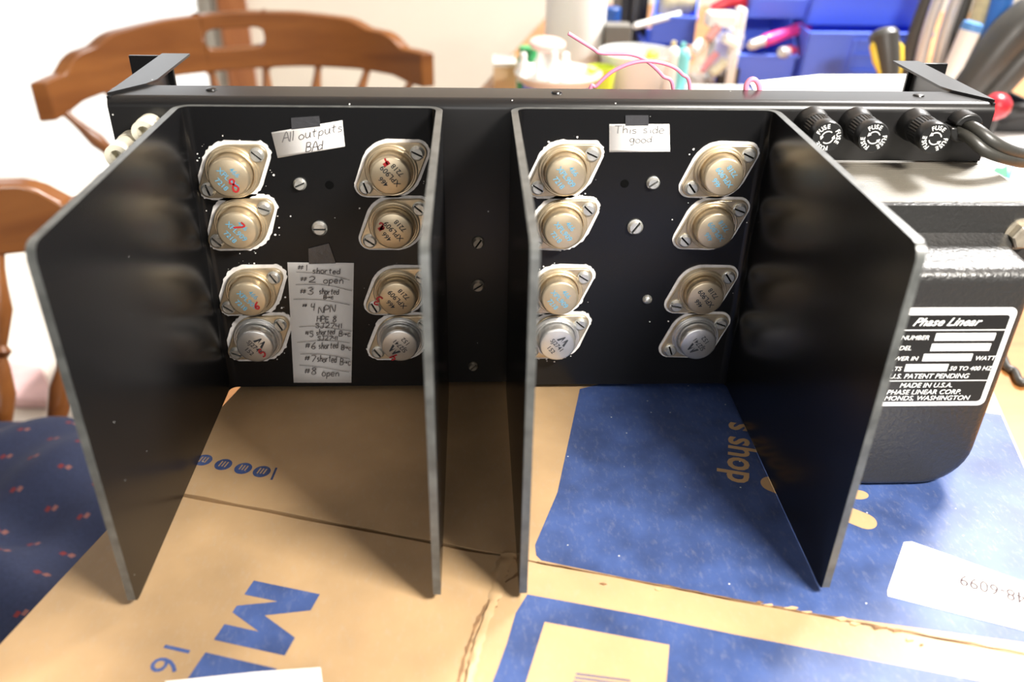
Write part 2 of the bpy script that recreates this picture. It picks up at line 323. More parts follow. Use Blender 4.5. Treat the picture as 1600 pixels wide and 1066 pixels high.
for cx, cy, s_ in ((318, 719, 'USE'), (349, 726, 'BIG'), (380, 732, 'CUT'), (409, 737, 'EC')):
    o_ = onz(cx, cy, ZP); b.add([o_+V((math.cos(q)*4.9, math.sin(q)*4.9, 0)) for q in [2*math.pi*k/24 for k in range(24)]], [tuple(range(24))], BLUEP)
    for j in (-1.6, 0, 1.6): b.stroke([o_+E2*j*1.1-E1*2.6+V((0, 0, .1)), o_+E2*j*1.1+E1*(1.5+random.random())+V((0, 0, .1))], .8, CARD, (0, 0, 1))
b.stroke([onz(432, 731, ZP), onz(424, 750, ZP)], 1.3, BLUEP, (0, 0, 1))
b.build('rear_flap', bx)
# front flap
b = M()
seam2 = [(U0+(U1-U0)*i/n, (0.6 if U0+(U1-U0)*i/n < -20 else 1.6)+random.uniform(-.5, .5)) for i in range(n+1)]
top = [uv(u, v, BZ) for u, v in seam2]+[uv(U1, V0), uv(U0, V0)]
b.prism([p-V((0, 0, 3)) for p in top], (0, 0, 3), CARD)
LQ = [(824, 929), (806, 958), (792, 1006), (776, 1050), (766, 1075)]
Q_ = [onz(x, y, ZP) for x, y in LQ]+[uv(-5, -140, ZP), uv(270, -140, ZP), uv(270, -17, ZP)]+[onz(x, y, ZP) for x, y in ((1240, 1009), (1150, 992), (1000, 961))]
b.add(Q_, [tuple(range(len(Q_)))], BLUEP)
b.add([onz(x, y, ZP+.1) for x, y in ((851, 972), (1046, 1008), (1040, 1078), (818, 1078))], [(0, 1, 2, 3)], CARD)
for j in range(5):
    b.stroke([onz(900-j*2, 1053+j*6, ZP+.2), onz(985-j*2, 1064+j*6, ZP+.2)], .8, BLUEP, (0, 0, 1))
o_ = uv(-114.5, -44, ZP)
b.flat([(0, 0), (0, 34), (10, 34), (18, 15), (26, 34), (36, 34), (36, 0), (27, 0), (27, 17), (20, 0), (16, 0), (9, 17), (9, 0)], [tuple(range(13))], o_, E1, E2, BLUEP)
b.flat([(43, 0), (43, 34), (53, 34), (53, 9), (72, 9), (72, 0)], [tuple(range(6))], o_, E1, E2, BLUEP)
b.text('16', uv(-133.5, -84, ZP), E1, E2, 18, BLUEP)
# crumpled score line and torn paper round the crossing
def crack(pts, wd, m):
    ps = cat_pts(pts, 5); b.add([p+V((s_*wd*random.uniform(.25, 1), random.uniform(-.6, .6), 0)) for p in ps for s_ in (-1, 1)], [(2*i, 2*i+1, 2*i+3, 2*i+2) for i in range(len(ps)-1)], m)
crack([onz(x, y, ZP) for x, y in ((783, 898), (770, 930), (752, 958), (738, 990), (728, 1020), (716, 1066))], 1.3, CARDD)
crack([onz(x, y, ZP) for x, y in ((790, 878), (782, 905), (778, 932), (766, 952))], 3.0, CARDD)
crack([onz(x, y, ZP) for x, y in ((804, 872), (812, 885), (806, 900), (786, 912))], 1.4, CARDD)
ps = cat_pts([onz(x, y, BZ+.2) for x, y in ((794, 866), (783, 890), (776, 925), (762, 960), (748, 1000), (738, 1040), (730, 1075))], 5)
lp = [(random.uniform(2.0, 3.4)*(1.35 if k < 12 else 1), random.uniform(.3, 1.2)) for k in range(len(ps))]
rid = []
for k, p_ in enumerate(ps):
    w_, h_ = lp[k]; rid += [p_+V((-w_, 0, -.3)), p_+V((-w_*.4, 0, h_)), p_+V((w_*.5, 0, h_*.7)), p_+V((w_, 0, -.3))]
b.add(rid, [(4*k+j_, 4*k+j_+1, 4*k+j_+5, 4*k+j_+4) for k in range(len(ps)-1) for j_ in range(3)], CARD, True)
b.build('front_flap', bx)
# torn tape strip and lifted corrugations along the right seam
b = M(); ps = [uv(14+258*i/40, 2.6+random.uniform(-.7, .7), BZ+.25) for i in range(41)]
b.stroke(ps, .8, CARDD, (0, 0, 1))
for px, py, s_ in ((1185, 942, 3), (1200, 946, 4), (1235, 951, 4), (1260, 957, 3), (1318, 968, 5), (1335, 975, 4), (1372, 981, 5), (1400, 985, 5), (1420, 1000, 3), (1440, 1008, 2), (1028, 922, 3), (943, 913, 2.5)):
    o_ = onz(px, py, BZ+.2); k = [o_+V((math.cos(q)*s_*.8*random.uniform(.3, 1.2), math.sin(q)*s_*.22*random.uniform(.3, 1.3), 0)) for q in [2*math.pi*j/9 for j in range(9)]]
    b.prism(k, (random.uniform(-.5, .5), 0, .5), CARDD if random.random() < .4 else CARDL)
b.build('torn_cardboard_edge', bx)
b = M(); k = [onz(x, y, BZ+.1) for x, y in ((1412, 848), (1424, 847), (1600, 910), (1680, 940), (1660, 1010), (1600, 986), (1387, 932), (1386, 925))]
b.prism(k, (0, 0, .35), STICKER)
dg = (onz(1499, 897, BZ)-onz(1592, 925, BZ)).normalized(); b.text('448-6099', onz(1499, 897, BZ+.75), dg, V((-dg.y, dg.x, 0)), 11, mat('sticker_ink', (0.10, 0.08, 0.085), 0.9, spec=0.0), 'RIGHT', 0, 0, .8)
so = b.build('paper_label', bx); so['label'] = 'white sticker with upside-down number'
p = M(); k = [onz(x, y, BZ+.3) for x, y in ((258, 1066), (400, 1051), (501, 1044), (505, 1075), (500, 1100), (262, 1100))]
p.prism(k, (0, 0, .4), PAPER)
tag(p.build('paper_sheet', loc=k[0]), 'white paper edge lying on the carton over the big blue letters, at the front', 'paper')
# crumbs on the box
# ------------------------------------------------------------------ amplifier
amp = thing('amplifier', 'black power amplifier with bent heatsinks and metal-can transistors, open top', 'amplifier', (240, 20, BZ))
XL, XA, XB, XR, TH, H, D = 35.7, 177.5, 213.8, 360.3, 3.6, 178.0, 177.2
PZ, YF = 181.5, 3.7
c = M()
prf = [(YF, 149), (YF, 176)]+[(YF+5.5*(1-math.cos(q)), 176+5.5*math.sin(q)) for q in [math.pi/2*k/10 for k in range(1, 11)]]+[(29, PZ)]
inn = [(29, PZ-1.6), (YF+5.5, PZ-1.6), (YF+1.6, 176), (YF+1.6, 149)]
c.prism([(0, y, z) for y, z in prf+inn], (483, 0, 0), BLACK2, True)
c.box(0, 363, YF, YF+1.6, 0, 149, BLACK2)
for s_, x0, x1 in ((1, 0, 17), (-1, 483, 466)):
    c.box(min(x0, x0+1.6*s_), max(x0, x0+1.6*s_), YF+1.6, 101, 0, PZ, BLACK2)
    q = [(x0, YF+3, PZ+.1), (x1-3*s_, 27, PZ+.1), (x1, 36, PZ+.1), (x1, 101, PZ+.1), (x0, 101, PZ+.1)]
    c.prism(q, (0, 0, 1.4), BLACK2)
c.box(0, 483, YF+1.6, 101, 0, 1.6, BLACK2)
c.build('chassis', amp)
for x0, x1 in ((-20.9, 5), (478, 503)):
    c = M(); c.box(x0, x1, 100.5, 103, 0, PZ, BLACK); c.build('mounting_ear', amp, bevel=.4)
c = M(); c.box(340, 478, 26, 99, 158, 160, CARDL); c.box(342, 345, 26, 99, 2, 158, BLACK); c.build('inner_shelf', amp)
for x, y in ((20, 20), (463, 90), (20, 90), (340, 20)):
    c = M(); c.lathe([(5, -4), (6, -1), (6, 0)], (x, y, 0), (0, 0, 1), RUBBER, 16); c.build('rubber_foot', amp)

def heatsink(x0, x1):
    r = 5.0; path = []      # outer-face path from left fin tip round to right fin tip, with inward normal
    tip = [(-D, 6.0), (-D+1.2, 2.4), (-D+3.2, .6), (-D+6, 0)]
    for y, dz in tip: path.append(((x0, y), (1, 0), dz))
    path.append(((x0, -60), (1, 0), 0)); path.append(((x0, TH-r-TH), (1, 0), 0))
    for k in range(1, 7):
        q = math.pi/2*k/6; n_ = (math.cos(q), -math.sin(q)); path.append(((x0+r+TH-(r+TH)*math.cos(q), -r+(r+TH)*math.sin(q)), n_, 0))
    for k in range(6):
        q = math.pi/2*(1-k/6); n_ = (-math.cos(q), -math.sin(q)); path.append(((x1-r-TH+(r+TH)*math.cos(q), -r+(r+TH)*math.sin(q)), n_, 0))
    path.append(((x1, -r), (-1, 0), 0)); path.append(((x1, -60), (-1, 0), 0))
    for y, dz in tip[::-1]: path.append(((x1, y), (-1, 0), dz))
    h = M(); vs = []
    for (x, y), n_, dz in path:
        ix, iy = x+n_[0]*TH, y+n_[1]*TH
        vs += [(x, y, dz*.35), (x, y, H-dz), (ix, iy, H-dz), (ix, iy, dz*.35)]
    fo, fe = [], []
    for i in range(len(path)-1):
        a, b_ = 4*i, 4*i+4
        fo += [(a, a+1, b_+1, b_), (a+2, a+3, b_+3, b_+2)]; fe += [(a+1, a+2, b_+2, b_+1), (a+3, a, b_, b_+3)]
    e_ = 4*(len(path)-1)
    h.add(vs, fo, BLACK, True); h.add(vs, fe+[(0, 3, 2, 1), (e_, e_+1, e_+2, e_+3)], EDGE)
    o = h.build('heatsink', amp)
    return o
heatsink(XL, XA); heatsink(XB, XR)

def screw(mb, c, n, r, h, m, ang, slot=True):
    """pan head screw with a real slot: two half heads"""
    n = V(n); ref = V((math.cos(ang), 0, math.sin(ang))); b_ = n.cross(ref)
    mb.lathe([(r, 0), (r, h*.45), (r*.86, h*.55)], c, n, m, 24)
    w_ = r*.13
    for s_ in (-1, 1):
        pts = []
        q0 = math.asin(w_/r/.9)
        arc = [q0+(math.pi-2*q0)*k/10 for k in range(11)]
        lo = [V(c)+ref*math.cos(q)*r*.97+b_*s_*math.sin(q)*r*.97+n*h*.5 for q in arc]
        hi = [V(c)+ref*math.cos(q)*r*.72+b_*s_*max(math.sin(q)*r*.72, w_)+n*h for q in arc]
        mb.add(lo+hi, [(k, k+1, k+12, k+11) for k in range(10)]+[tuple(range(11, 22))], m, True)
        mb.add([lo[0], lo[-1], hi[-1], hi[0]], [(0, 1, 2, 3)], m)
    mb.add([V(c)+ref*sx*r*.8+b_*sy*w_+n*(h*.56) for sx, sy in ((-1, -1), (1, -1), (1, 1), (-1, 1))], [(0, 1, 2, 3)], HOLE)  # slot floor coloured near-black for its shade
def hull_outline(R, re, dist, grow=0.0, jag=0.0, n=10):
    R += grow; re += grow; q = math.acos((R-re)/dist); out = []
    for c0, rad, a0, a1 in ((dist, re, -q, q), (0, R, q, math.pi-q), (-dist, re, math.pi-q, math.pi+q), (0, R, math.pi+q, 2*math.pi-q)):
        for k in range(n+1):
            a = a0+(a1-a0)*k/n; rr = rad+random.uniform(0, jag*.55); out.append((c0+rr*math.cos(a), rr*math.sin(a)))
    return out
def transistor(cx, cz, ang, ink, red, moto, flip, jag, redpos=(0, 0), label=None):
    a = math.radians(ang); e1 = V((math.cos(a), 0, math.sin(a))); e2 = V((-math.sin(a), 0, math.cos(a))); n = V((0, -1, 0)); o = V((cx, 0, cz))
    g = M(); g.prism([o+e1*x+e2*y for x, y in hull_outline(15.0, 5.4, 17.5)], n*2.2, NICKELF)
    for k in range(len(g.v)): g.v[k] = g.v[k]+n*0.5
    root = g.build('transistor', amp, bevel=.5)
    if label: root['label'] = label
    g = M(); g.prism([o+e1*x+e2*y for x, y in hull_outline(15.6, 5.6, 17.5, 1.1, jag, 14)], n*.5, PASTE)
    for k in range(int(jag*8)):      # stray dabs
        q = random.uniform(0, 6.28); rr = random.uniform(19, 22); p = o+V((math.cos(q)*rr, 0, math.sin(q)*rr*.9)); s_ = random.uniform(.15, .75)**1.5
        g.prism([p+V((math.cos(t_)*s_*random.uniform(.6, 1.4), 0, math.sin(t_)*s_)) for t_ in [2*math.pi*j/7 for j in range(7)]], n*.25, PASTE)
    pz = g.build('thermal_paste', root)
    g = M(); cm = SILVER if moto else NICKEL; h0 = 2.7
    g.lathe([(14.6, h0), (14.6, h0+1.0), (14.1, h0+1.3), (13.5, h0+1.1), (13.2, h0+1.2), (13.2, h0+2.2), (12.8, h0+2.5), (12.2, h0+2.4), (11.9, h0+.7), (11.4, h0+.6), (11.3, h0+7.9), (11.1, h0+8.7), (10.6, h0+9.3), (9.8, h0+9.6), (0, h0+9.65)], o, n, cm, 40)
    to = o+n*(h0+9.8); td = math.radians(-50 if not flip else 130); t1 = V((math.cos(td), 0, math.sin(td))); t2 = V((-math.sin(td), 0, math.cos(td)))
    def lab(s, y, size, m): g.text(s, to+t2*y, t1, t2, size, m, 'CENTER', 0, .012)
    if moto:
        for s_ in (-1, 1): g.flat([(s_*.35, 0), (s_*.9, 4.4), (s_*1.6, 4.4), (s_*3.6, -.6), (s_*2.1, -.6), (s_*1.3, 2.2)], [tuple(range(6))], to+t2*2.8, t1, t2, INKDARK)
        lab('SJ2741', -1.5, 4.0, INKDARK); lab('152', -6.2, 4.0, INKDARK)
    else:
        lab('466', 3.6, 4.0, ink); lab('XPL909', -1.6, 4.4, ink); lab('7218', -6.6, 4.0, ink)
    if red:
        rt_, rx, rz, rh, ra = red; a_ = math.radians(ra); p1 = V((math.cos(a_), 0, math.sin(a_))); p2 = V((-math.sin(a_), 0, math.cos(a_))); ro = to+V((rx, -.08, rz))
        pen(g, rt_, lambda x, y: ro+p1*x-p2*y, 0, 0, rh, rh*.62*len(rt_), 0, 1.0 if rt_ != '~' else 2, INKRED)
        if rt_ in '12': g.stroke([ro+V((-1, 0, 0)), ro+V((2, 0, 2))], 2.2, INKRED)
    g.build('can', root)
    for s_, sa in ((1, random.uniform(-1, 1)), (-1, random.uniform(-1, 1))):
        g = M(); screw(g, o+e1*17.5*s_+n*2.7, n, 4.1, 2.4, ZINC, math.radians(-45)+sa*.6); g.build('screw', root)
ZR = (144.3, 112, 68.8, 37)
for i, z in enumerate(ZR):
    mo = i == 3
    transistor(62.0, z-(1.5 if i == 0 else 0), 34.3, INKBLUE, [('8', 2, -8, 7, 25), ('7', -2, 3, 6, -60), ('6', 4, -6, 5, 10), ('5', 4, -7, 5, 35)][i], mo, False, (1.8, 1.6, 1.8, 1.8)[i], label='transistor marked with a red '+'8765'[i])
    transistor(148.5, z, 34.2, INKDARK, [('1', -2, 6, 4, 20), ('2', -7, 1, 4, 10), ('3', -8, 1, 6, 150), ('4', -1, -8, 5, 120)][i], mo, True, (.5, .3, .4, 1.6)[i])
    transistor(244.3, z, 33.6, INKBLUE, None, mo, False, (1.6, 1.4, 1.6, 1.6)[i])
    transistor(331.5, z, 33.0, INKBLUE if i != 2 else INKDARK, None, mo, True, (.6, .3, .3, .2)[i])
# panel screws, holes
for px, py, y, r, m_ in ((468, 289, 0, 3.6, ZINC), (1021, 287, 0, 3.8, ZINC), (499, 358, 0, 4.4, ZINC), (993, 356, 0, 4.6, ZINC), (747, 381, YF, 3.7, BRASSY), (747, 448, YF, 3.9, BRASSY), (739, 574, YF, 3.0, BRASSY)):
    g = M(); p = ony(px, py, y-2); p.y = y; screw(g, p, (0, -1, 0), r, 3.0, m_, random.uniform(-1.2, 1.2)); g.build('panel_screw', amp)
g = M(); p = ony(1012, 470, -2); p.y = 0; g.lathe([(3, 0), (2.8, 1.2), (1.8, 2.3), (0, 2.7)], p, (0, -1, 0), ZINC, 20); g.build('rivet', amp)
for px, py in ((515, 289), (976, 287)):
    g = M(); p = ony(px, py, 0); g.lathe([(2.4, .25), (1.9, .3), (1.7, -1.5), (0, -1.5)], p, (0, -1, 0), HOLE, 20); g.build('screw_hole', amp)  # black ring stands for an open hole; the plate is not cut
for x, y in ((51, 20), (240, 20), (446, 20), (8, 60), (475, 60)):
    g = M(); g.lathe([(3.2, 0), (2.8, .8), (1.4, 1.2), (0, 1.2)], (x, y, PZ), (0, 0, 1), BLACK2, 16); g.build('lid_clip', amp)
# cream terminals at the left
for x, z, y1 in ((9.5, 157.5, -25), (21, 166.5, -13)):
    g = M(); g.lathe([(6.6, 0), (6.6, 7), (5.6, 7.5), (5.6, 9), (6.3, 9.4), (6.3, -y1), (3.4, -y1), (3.2, -y1-9)], (x, YF, z), (0, -1, 0), CREAM, 28)
    o = g.build('output_terminal', amp); o['label'] = 'cream plastic terminal'
# fuse holders
def fuse(x, z, rot):
    g = M(); g.lathe([(9.2, 0), (9.2, 3), (8.7, 5.5), (8.2, 8)], (x, YF, z), (0, -1, 0), BAKELITE, 36); root = g.build('fuse_holder', amp)
    g = M(); g.lathe([(8.3, 8), (8.3, 11)], (x, YF, z), (0, -1, 0), BAKELITE, 36)
    g.lathe([(8.3, 11), (8.0, 19)], (x, YF, z), (0, -1, 0), BAKELITE, 64, False, None, .05)
    g.lathe([(8.0, 19), (8.3, 19.5), (8.3, 25.5), (7.9, 26.2), (0, 26.2)], (x, YF, z), (0, -1, 0), BAKELITE, 40)
    o = V((x, YF-26.35, z))
    for k in range(3):      # three words and two arrow arcs on the cap face
        q0 = rot+math.radians(90-120*k)
        for j, ch in enumerate('FUSE'):
            q = q0+math.radians(30-20*j); er = V((math.cos(q), 0, math.sin(q))); et = V((math.sin(q), 0, -math.cos(q)))
            g.text(ch, o+er*4.7, et, er, 3.3, WHITEINK, 'CENTER', 0, .01)
    for k in range(2):
        q0 = rot+math.radians(20+180*k)
        pts = [o+V((math.cos(q0+math.radians(s_)), 0, math.sin(q0+math.radians(s_))))*3.2 for s_ in range(0, 121, 12)]
        g.stroke(pts, .5, WHITEINK)
        e_ = pts[-1]; d_ = (pts[-1]-pts[-2]).normalized(); s_ = d_.cross(V((0, 1, 0)))
        g.add([e_+d_*1.6, e_+s_*1.0-d_*.3, e_-s_*1.0-d_*.3], [(0, 1, 2)], WHITEINK)
    g.build('cap', root)
fuse(380.3, 170.3, math.radians(35)); fuse(405.2, 170.3, math.radians(5)); fuse(438.5, 170.0, math.radians(-5))
# strain relief and twin power cord
g = M()
for q0, q1, dx in ((20, 165, .8), (175, 300, -.8)):
    arc = [math.radians(q0+(q1-q0)*k/10) for k in range(11)]; o = V((464, YF, 170.5))
    out = [o+V((dx+math.cos(q)*8.2, 0, math.sin(q)*8.2)) for q in arc]+[o+V((dx+math.cos(q)*4.2, 0, math.sin(q)*4.2)) for q in reversed(arc)]
    g.prism(out, (0, -10, 0), BAKELITE)
g.build('strain_relief', amp, bevel=1.0)
for dz, dx in ((1.9, 1.2), (-2.6, -1.5)):
    g = M(); g.tube(cat_pts([(463+dx, 2, 170+dz), (466+dx, -10, 169.5+dz), (474+dx, -16, 164+dz*1.1), (490, -13, 158+dz), (512, 0, 152+dz), (560, 20, 145+dz), (650, 60, 80+dz), (720, 80, TZ+8+dz), (800, 160, TZ+6+dz), (900, 300, TZ+6+dz)], 8), 3.3, CORD, 12); g.build('power_cord', amp)
# transformer
LAM = bpy.data.materials.new('steel_laminations'); LAM.use_nodes = True
_n = LAM.node_tree; _b = _n.nodes['Principled BSDF']; _b.inputs['Roughness'].default_value = 0.42; _b.inputs['Metallic'].default_value = 0.15
_t = _n.nodes.new('ShaderNodeTexCoord'); _w = _n.nodes.new('ShaderNodeTexWave'); _w.bands_direction = 'Y'; _w.inputs['Scale'].default_value = 190; _w.inputs['Distortion'].default_value = 1.2; _w.inputs['Detail'].default_value = 3; _w.inputs['Detail Scale'].default_value = 0.6
_rr = _n.nodes.new('ShaderNodeValToRGB'); _rr.color_ramp.elements[0].color = (0.03, 0.027, 0.022, 1); _rr.color_ramp.elements[1].color = (0.26, 0.235, 0.19, 1)
_n.links.new(_t.outputs['Object'], _w.inputs['Vector']); _n.links.new(_w.outputs['Fac'], _rr.inputs[0]); _n.links.new(_rr.outputs[0], _b.inputs['Base Color'])
_bp = _n.nodes.new('ShaderNodeBump'); _bp.inputs['Distance'].default_value = 0.0006; _bp.inputs['Strength'].default_value = 0.5; _n.links.new(_w.outputs['Fac'], _bp.inputs['Height']); _n.links.new(_bp.outputs[0], _b.inputs['Normal'])
g = M(); g.box(366, 485.5, -56, 90, 3, 147.5, LAM); g.build('laminated_core', amp, bevel=.8)
g = M(); g.box(365.5, 486, -61, -56, 2, 147.5, WRINKLE)
def rr(x0, x1, z0, z1, rt_, rb, n=8):
    out = []
    for cx, cz, r_, a0 in ((x1-rt_, z1-rt_, rt_, 0), (x0+rt_, z1-rt_, rt_, 90), (x0+rb, z0+rb, rb, 180), (x1-rb, z0+rb, rb, 270)):
        for k in range(n+1): a_ = math.radians(a0+90*k/n); out.append((cx+r_*math.cos(a_), cz+r_*math.sin(a_)))
    return out
rings = []
for y, gx, gz, gb in ((-60, 9, 3, 2), (-64, 5, 1.2, 1), (-70, 2, 0, 0), (-90, 0, 0, 0), (-95, -.6, -.6, -.4), (-98.5, -2.4, -2.4, -1.5), (-99.7, -4.5, -4.5, -3), (-100, -7, -7, -5)):
    rings.append([(x, y, z) for x, z in rr(385-gx, 466.5+gx, -3.2-gb, 130+gz, 6, 24)])
nr = len(rings[0]); vs = [p for r_ in rings for p in r_]
g.add(vs, [(i*nr+k, i*nr+(k+1) % nr, (i+1)*nr+(k+1) % nr, (i+1)*nr+k) for i in range(len(rings)-1) for k in range(nr)], WRINKLE, True)
g.add(rings[-1], [tuple(range(nr))], WRINKLE)
g.build('transformer_cover', amp)
for x, z in ((475.5, 132), (375, 132), (476, 14), (375, 14)):
    g = M(); g.lathe([(6.8, 0), (6.8, 5), (5.8, 5.8)], (x, -61, z), (0, -1, 0), BRASSY, 6, False); g.lathe([(8.6, 0), (8.6, .8)], (x, -61, z), (0, -1, 0), BRASSY, 24); g.build('hex_bolt', amp)
# rating plate
g = M(); y0 = -100.0; fr = rr(391.5, 460, 52, 110, 3.5, 3.5)
g.prism([(x, y0, z) for x, z in fr], (0, -.5, 0), STICKER)
g.add([(x, y0-.55, z) for x, z in rr(394.3, 457.2, 54.6, 106.2, 2, 2)], [tuple(range(36))], mat('label_black', (0.012, 0.012, 0.012), 0.25))
EX, EZ = V((1, 0, 0)), V((0, 0, 1)); yl = y0-.62
def pt(s, x, z, size, al='CENTER', sh=0.18, bold=.006): g.text(s, (x, yl, z), EX, EZ, size, WHITEINK, al, sh, bold, 1.03)
pt('Phase Linear', 425.7, 100.2, 6.4, 'CENTER', .5, .012)
for z in (97.7, 67.7): g.stroke([(394.5, yl, z), (457, yl, z)], .5, WHITEINK)
pt('SERIAL NUMBER', 419.5, 92.2, 3.5, 'RIGHT'); pt('MODEL', 412, 86.2, 3.5, 'RIGHT'); pt('POWER IN', 417, 80, 3.5, 'RIGHT'); pt('WATTS', 446.5, 80, 3.5, 'LEFT')
pt('VOLTS', 410, 73.9, 3.5, 'RIGHT'); pt('50 TO 400 HZ', 435, 73.9, 3.5, 'LEFT'); pt('U.S. PATENT PENDING', 425.7, 69.2, 4.0)
pt('MADE IN U.S.A.', 425.7, 63.6, 4.0); pt('PHASE LINEAR CORP.', 425.7, 59.4, 4.0); pt('EDMONDS, WASHINGTON', 425.7, 55.6, 4.0)
for x0, x1, z in ((422.5, 453, 93.6), (422, 452.4, 87.6), (419.5, 444.8, 81.6), (411.8, 434, 75.5)):
    g.add([(x0, yl, z-2), (x1, yl, z-2), (x1, yl, z+2.3), (x0, yl, z+2.3)], [(0, 1, 2, 3)], WHITEINK)
o = g.build('rating_plate', amp, recalc=False); o['label'] = 'black and white rating plate'
# pink wires
for pts in (((888, 52), (925, 75), (940, 83), (985, 85), (1010, 95), (1035, 118), (1052, 145)), ((920, 150), (932, 134), (960, 110), (1000, 96), (1040, 100), (1065, 115), (1078, 145))):
    g = M(); ps = [ony(x, y, 48+k*.5) for k, (x, y) in enumerate(pts)]; ps += [ps[-1]+V((4, 8, -60)), ps[-1]+V((8, 10, -150))]
    if pts[0][0] == 920: ps = [ps[0]+V((-8, 0, -140)), ps[0]+V((-4, 0, -60))]+ps
    g.tube(cat_pts(ps, 10), 1.1, PINK, 10); g.build('wire', amp)
g = M(); g.tube(cat_pts([ony(x, y, 32) for x, y in ((1166, 150), (1166, 134), (1172, 125), (1180, 125), (1186, 134), (1187, 150))], 5), 1.5, PINK, 10); g.build('wire', amp)

# ------------------------------------------------------------------ notes taped to the heatsinks
def note(name, label, corners, tapes, y=-.5):
    k = [ony(x, y_, y) for x, y_ in corners]; r = thing(name, label, 'note', k[0]); p = M()
    top, bot = [], []
    for i in range(13):
        t_ = i/12; a = k[0].lerp(k[3], t_); b_ = k[1].lerp(k[2], t_); yy = V((0, -1.2*t_*t_ if len(corners) > 4 or name == 'note_list' else 0, 0))
        top.append(a+yy); bot.append(b_+yy)
    p.add(top+bot, [(i, i+1, i+14, i+13) for i in range(12)], PAPER)
    o = p.build('sheet', r, recalc=False); s_ = o.modifiers.new('thickness', 'SOLIDIFY'); s_.thickness = .15*MM; s_.offset = 0
    tp = M()
    for q in tapes: tp.prism([ony(x, y_, -.15) for x, y_ in q], (0, -.6, 0), TAPE)
    o = tp.build('tape', r); o['label'] = 'clear tape'
    return r
n1 = note('paper_note', 'small tilted white note reading All outputs BAd taped to the left heatsink', ((424, 207), (535, 188), (539, 229), (434, 247)), [((455, 184), (499, 181), (501, 197), (456, 202))])
g = M(); F = lambda x, y: ony(x, y, -.75)
pen(g, 'All outputs', F, 441, 223, 15, 538, 205, .45, PENCIL); pen(g, 'BAd', F, 478, 238, 15, 506, 232, .5, PENCIL); g.build('handwriting', n1, recalc=False)
n2 = note('paper_note', 'level white note reading This side good taped to the right heatsink', ((952, 194), (1046, 194), (1047, 237), (952, 238)), [((977, 180), (1013, 180), (1013, 196), (977, 196))])
g = M(); pen(g, 'This side', F, 960, 208, 12, 1040, 208, .5, FAINT); pen(g, 'good', F, 984, 223, 11, 1020, 222, .5, FAINT); g.build('handwriting', n2, recalc=False)
n3 = note('paper_note', 'long white list numbered 1 to 8 taped low on the left heatsink', ((449, 410), (553, 411), (549, 598), (459, 598)), [((482, 388), (514, 380), (525, 411), (483, 412))])
g = M(); F3 = lambda x, y: ony(320+x*.2346, 370+y*.2346, -2.2)
W = .5
for s_, x0, y0, h, x1, y1 in (('#1', 618, 222, 40, 690, 228), ('shorted', 718, 245, 38, 905, 250), ('#2', 635, 300, 40, 745, 305), ('open', 790, 310, 45, 930, 312), ('#3', 633, 380, 44, 730, 388), ('shorted', 762, 385, 38, 895, 385), ('B>c', 790, 414, 26, 862, 414),
    ('#', 648, 470, 26, 690, 472), ('4', 706, 492, 46, 735, 492), ('NPN', 756, 510, 44, 872, 500), ('HPE 8', 746, 568, 36, 880, 568), ('SJ2741', 736, 606, 30, 918, 612), ('#5', 668, 652, 36, 725, 672), ('shorted', 742, 656, 36, 868, 650), ('B>c', 893, 662, 36, 978, 664), ('SJ2741', 750, 690, 28, 888, 690),
    ('#6', 668, 746, 42, 745, 748), ('shorted', 758, 748, 42, 890, 744), ('B>c', 908, 752, 36, 980, 756), ('#7', 664, 826, 40, 745, 836), ('shorted', 748, 835, 46, 880, 838), ('B>c', 900, 852, 42, 978, 856), ('#8', 664, 915, 44, 748, 920), ('open', 780, 930, 46, 900, 930)):
    pen(g, s_, F3, x0, y0, h, x1, y1, W, PENCIL)
for a in (((610, 236), (800, 250), (965, 290)), ((605, 320), (800, 322), (980, 362)), ((590, 418), (780, 422), (965, 455)), ((628, 602), (750, 598), (980, 630)), ((615, 706), (800, 692), (965, 708)), ((635, 783), (780, 784), (965, 815)), ((630, 857), (780, 872), (960, 903))):
    g.stroke([F3(*p) for p in smooth_pts(a, 5)], .3, PENCIL)
g.build('handwriting', n3, recalc=False)
# sheet lying inside the chassis
p = M(); k = [onz(x, y, 161) for x, y in ((1170, 128), (1280, 116.5), (1437, 116.5), (1486, 156), (1480, 170), (1190, 165))]
p.prism(k, (0, 0, .4), PAPER); tag(p.build('paper_sheet', loc=k[0]), 'blank white paper lying inside the open chassis behind the fuses', 'paper')

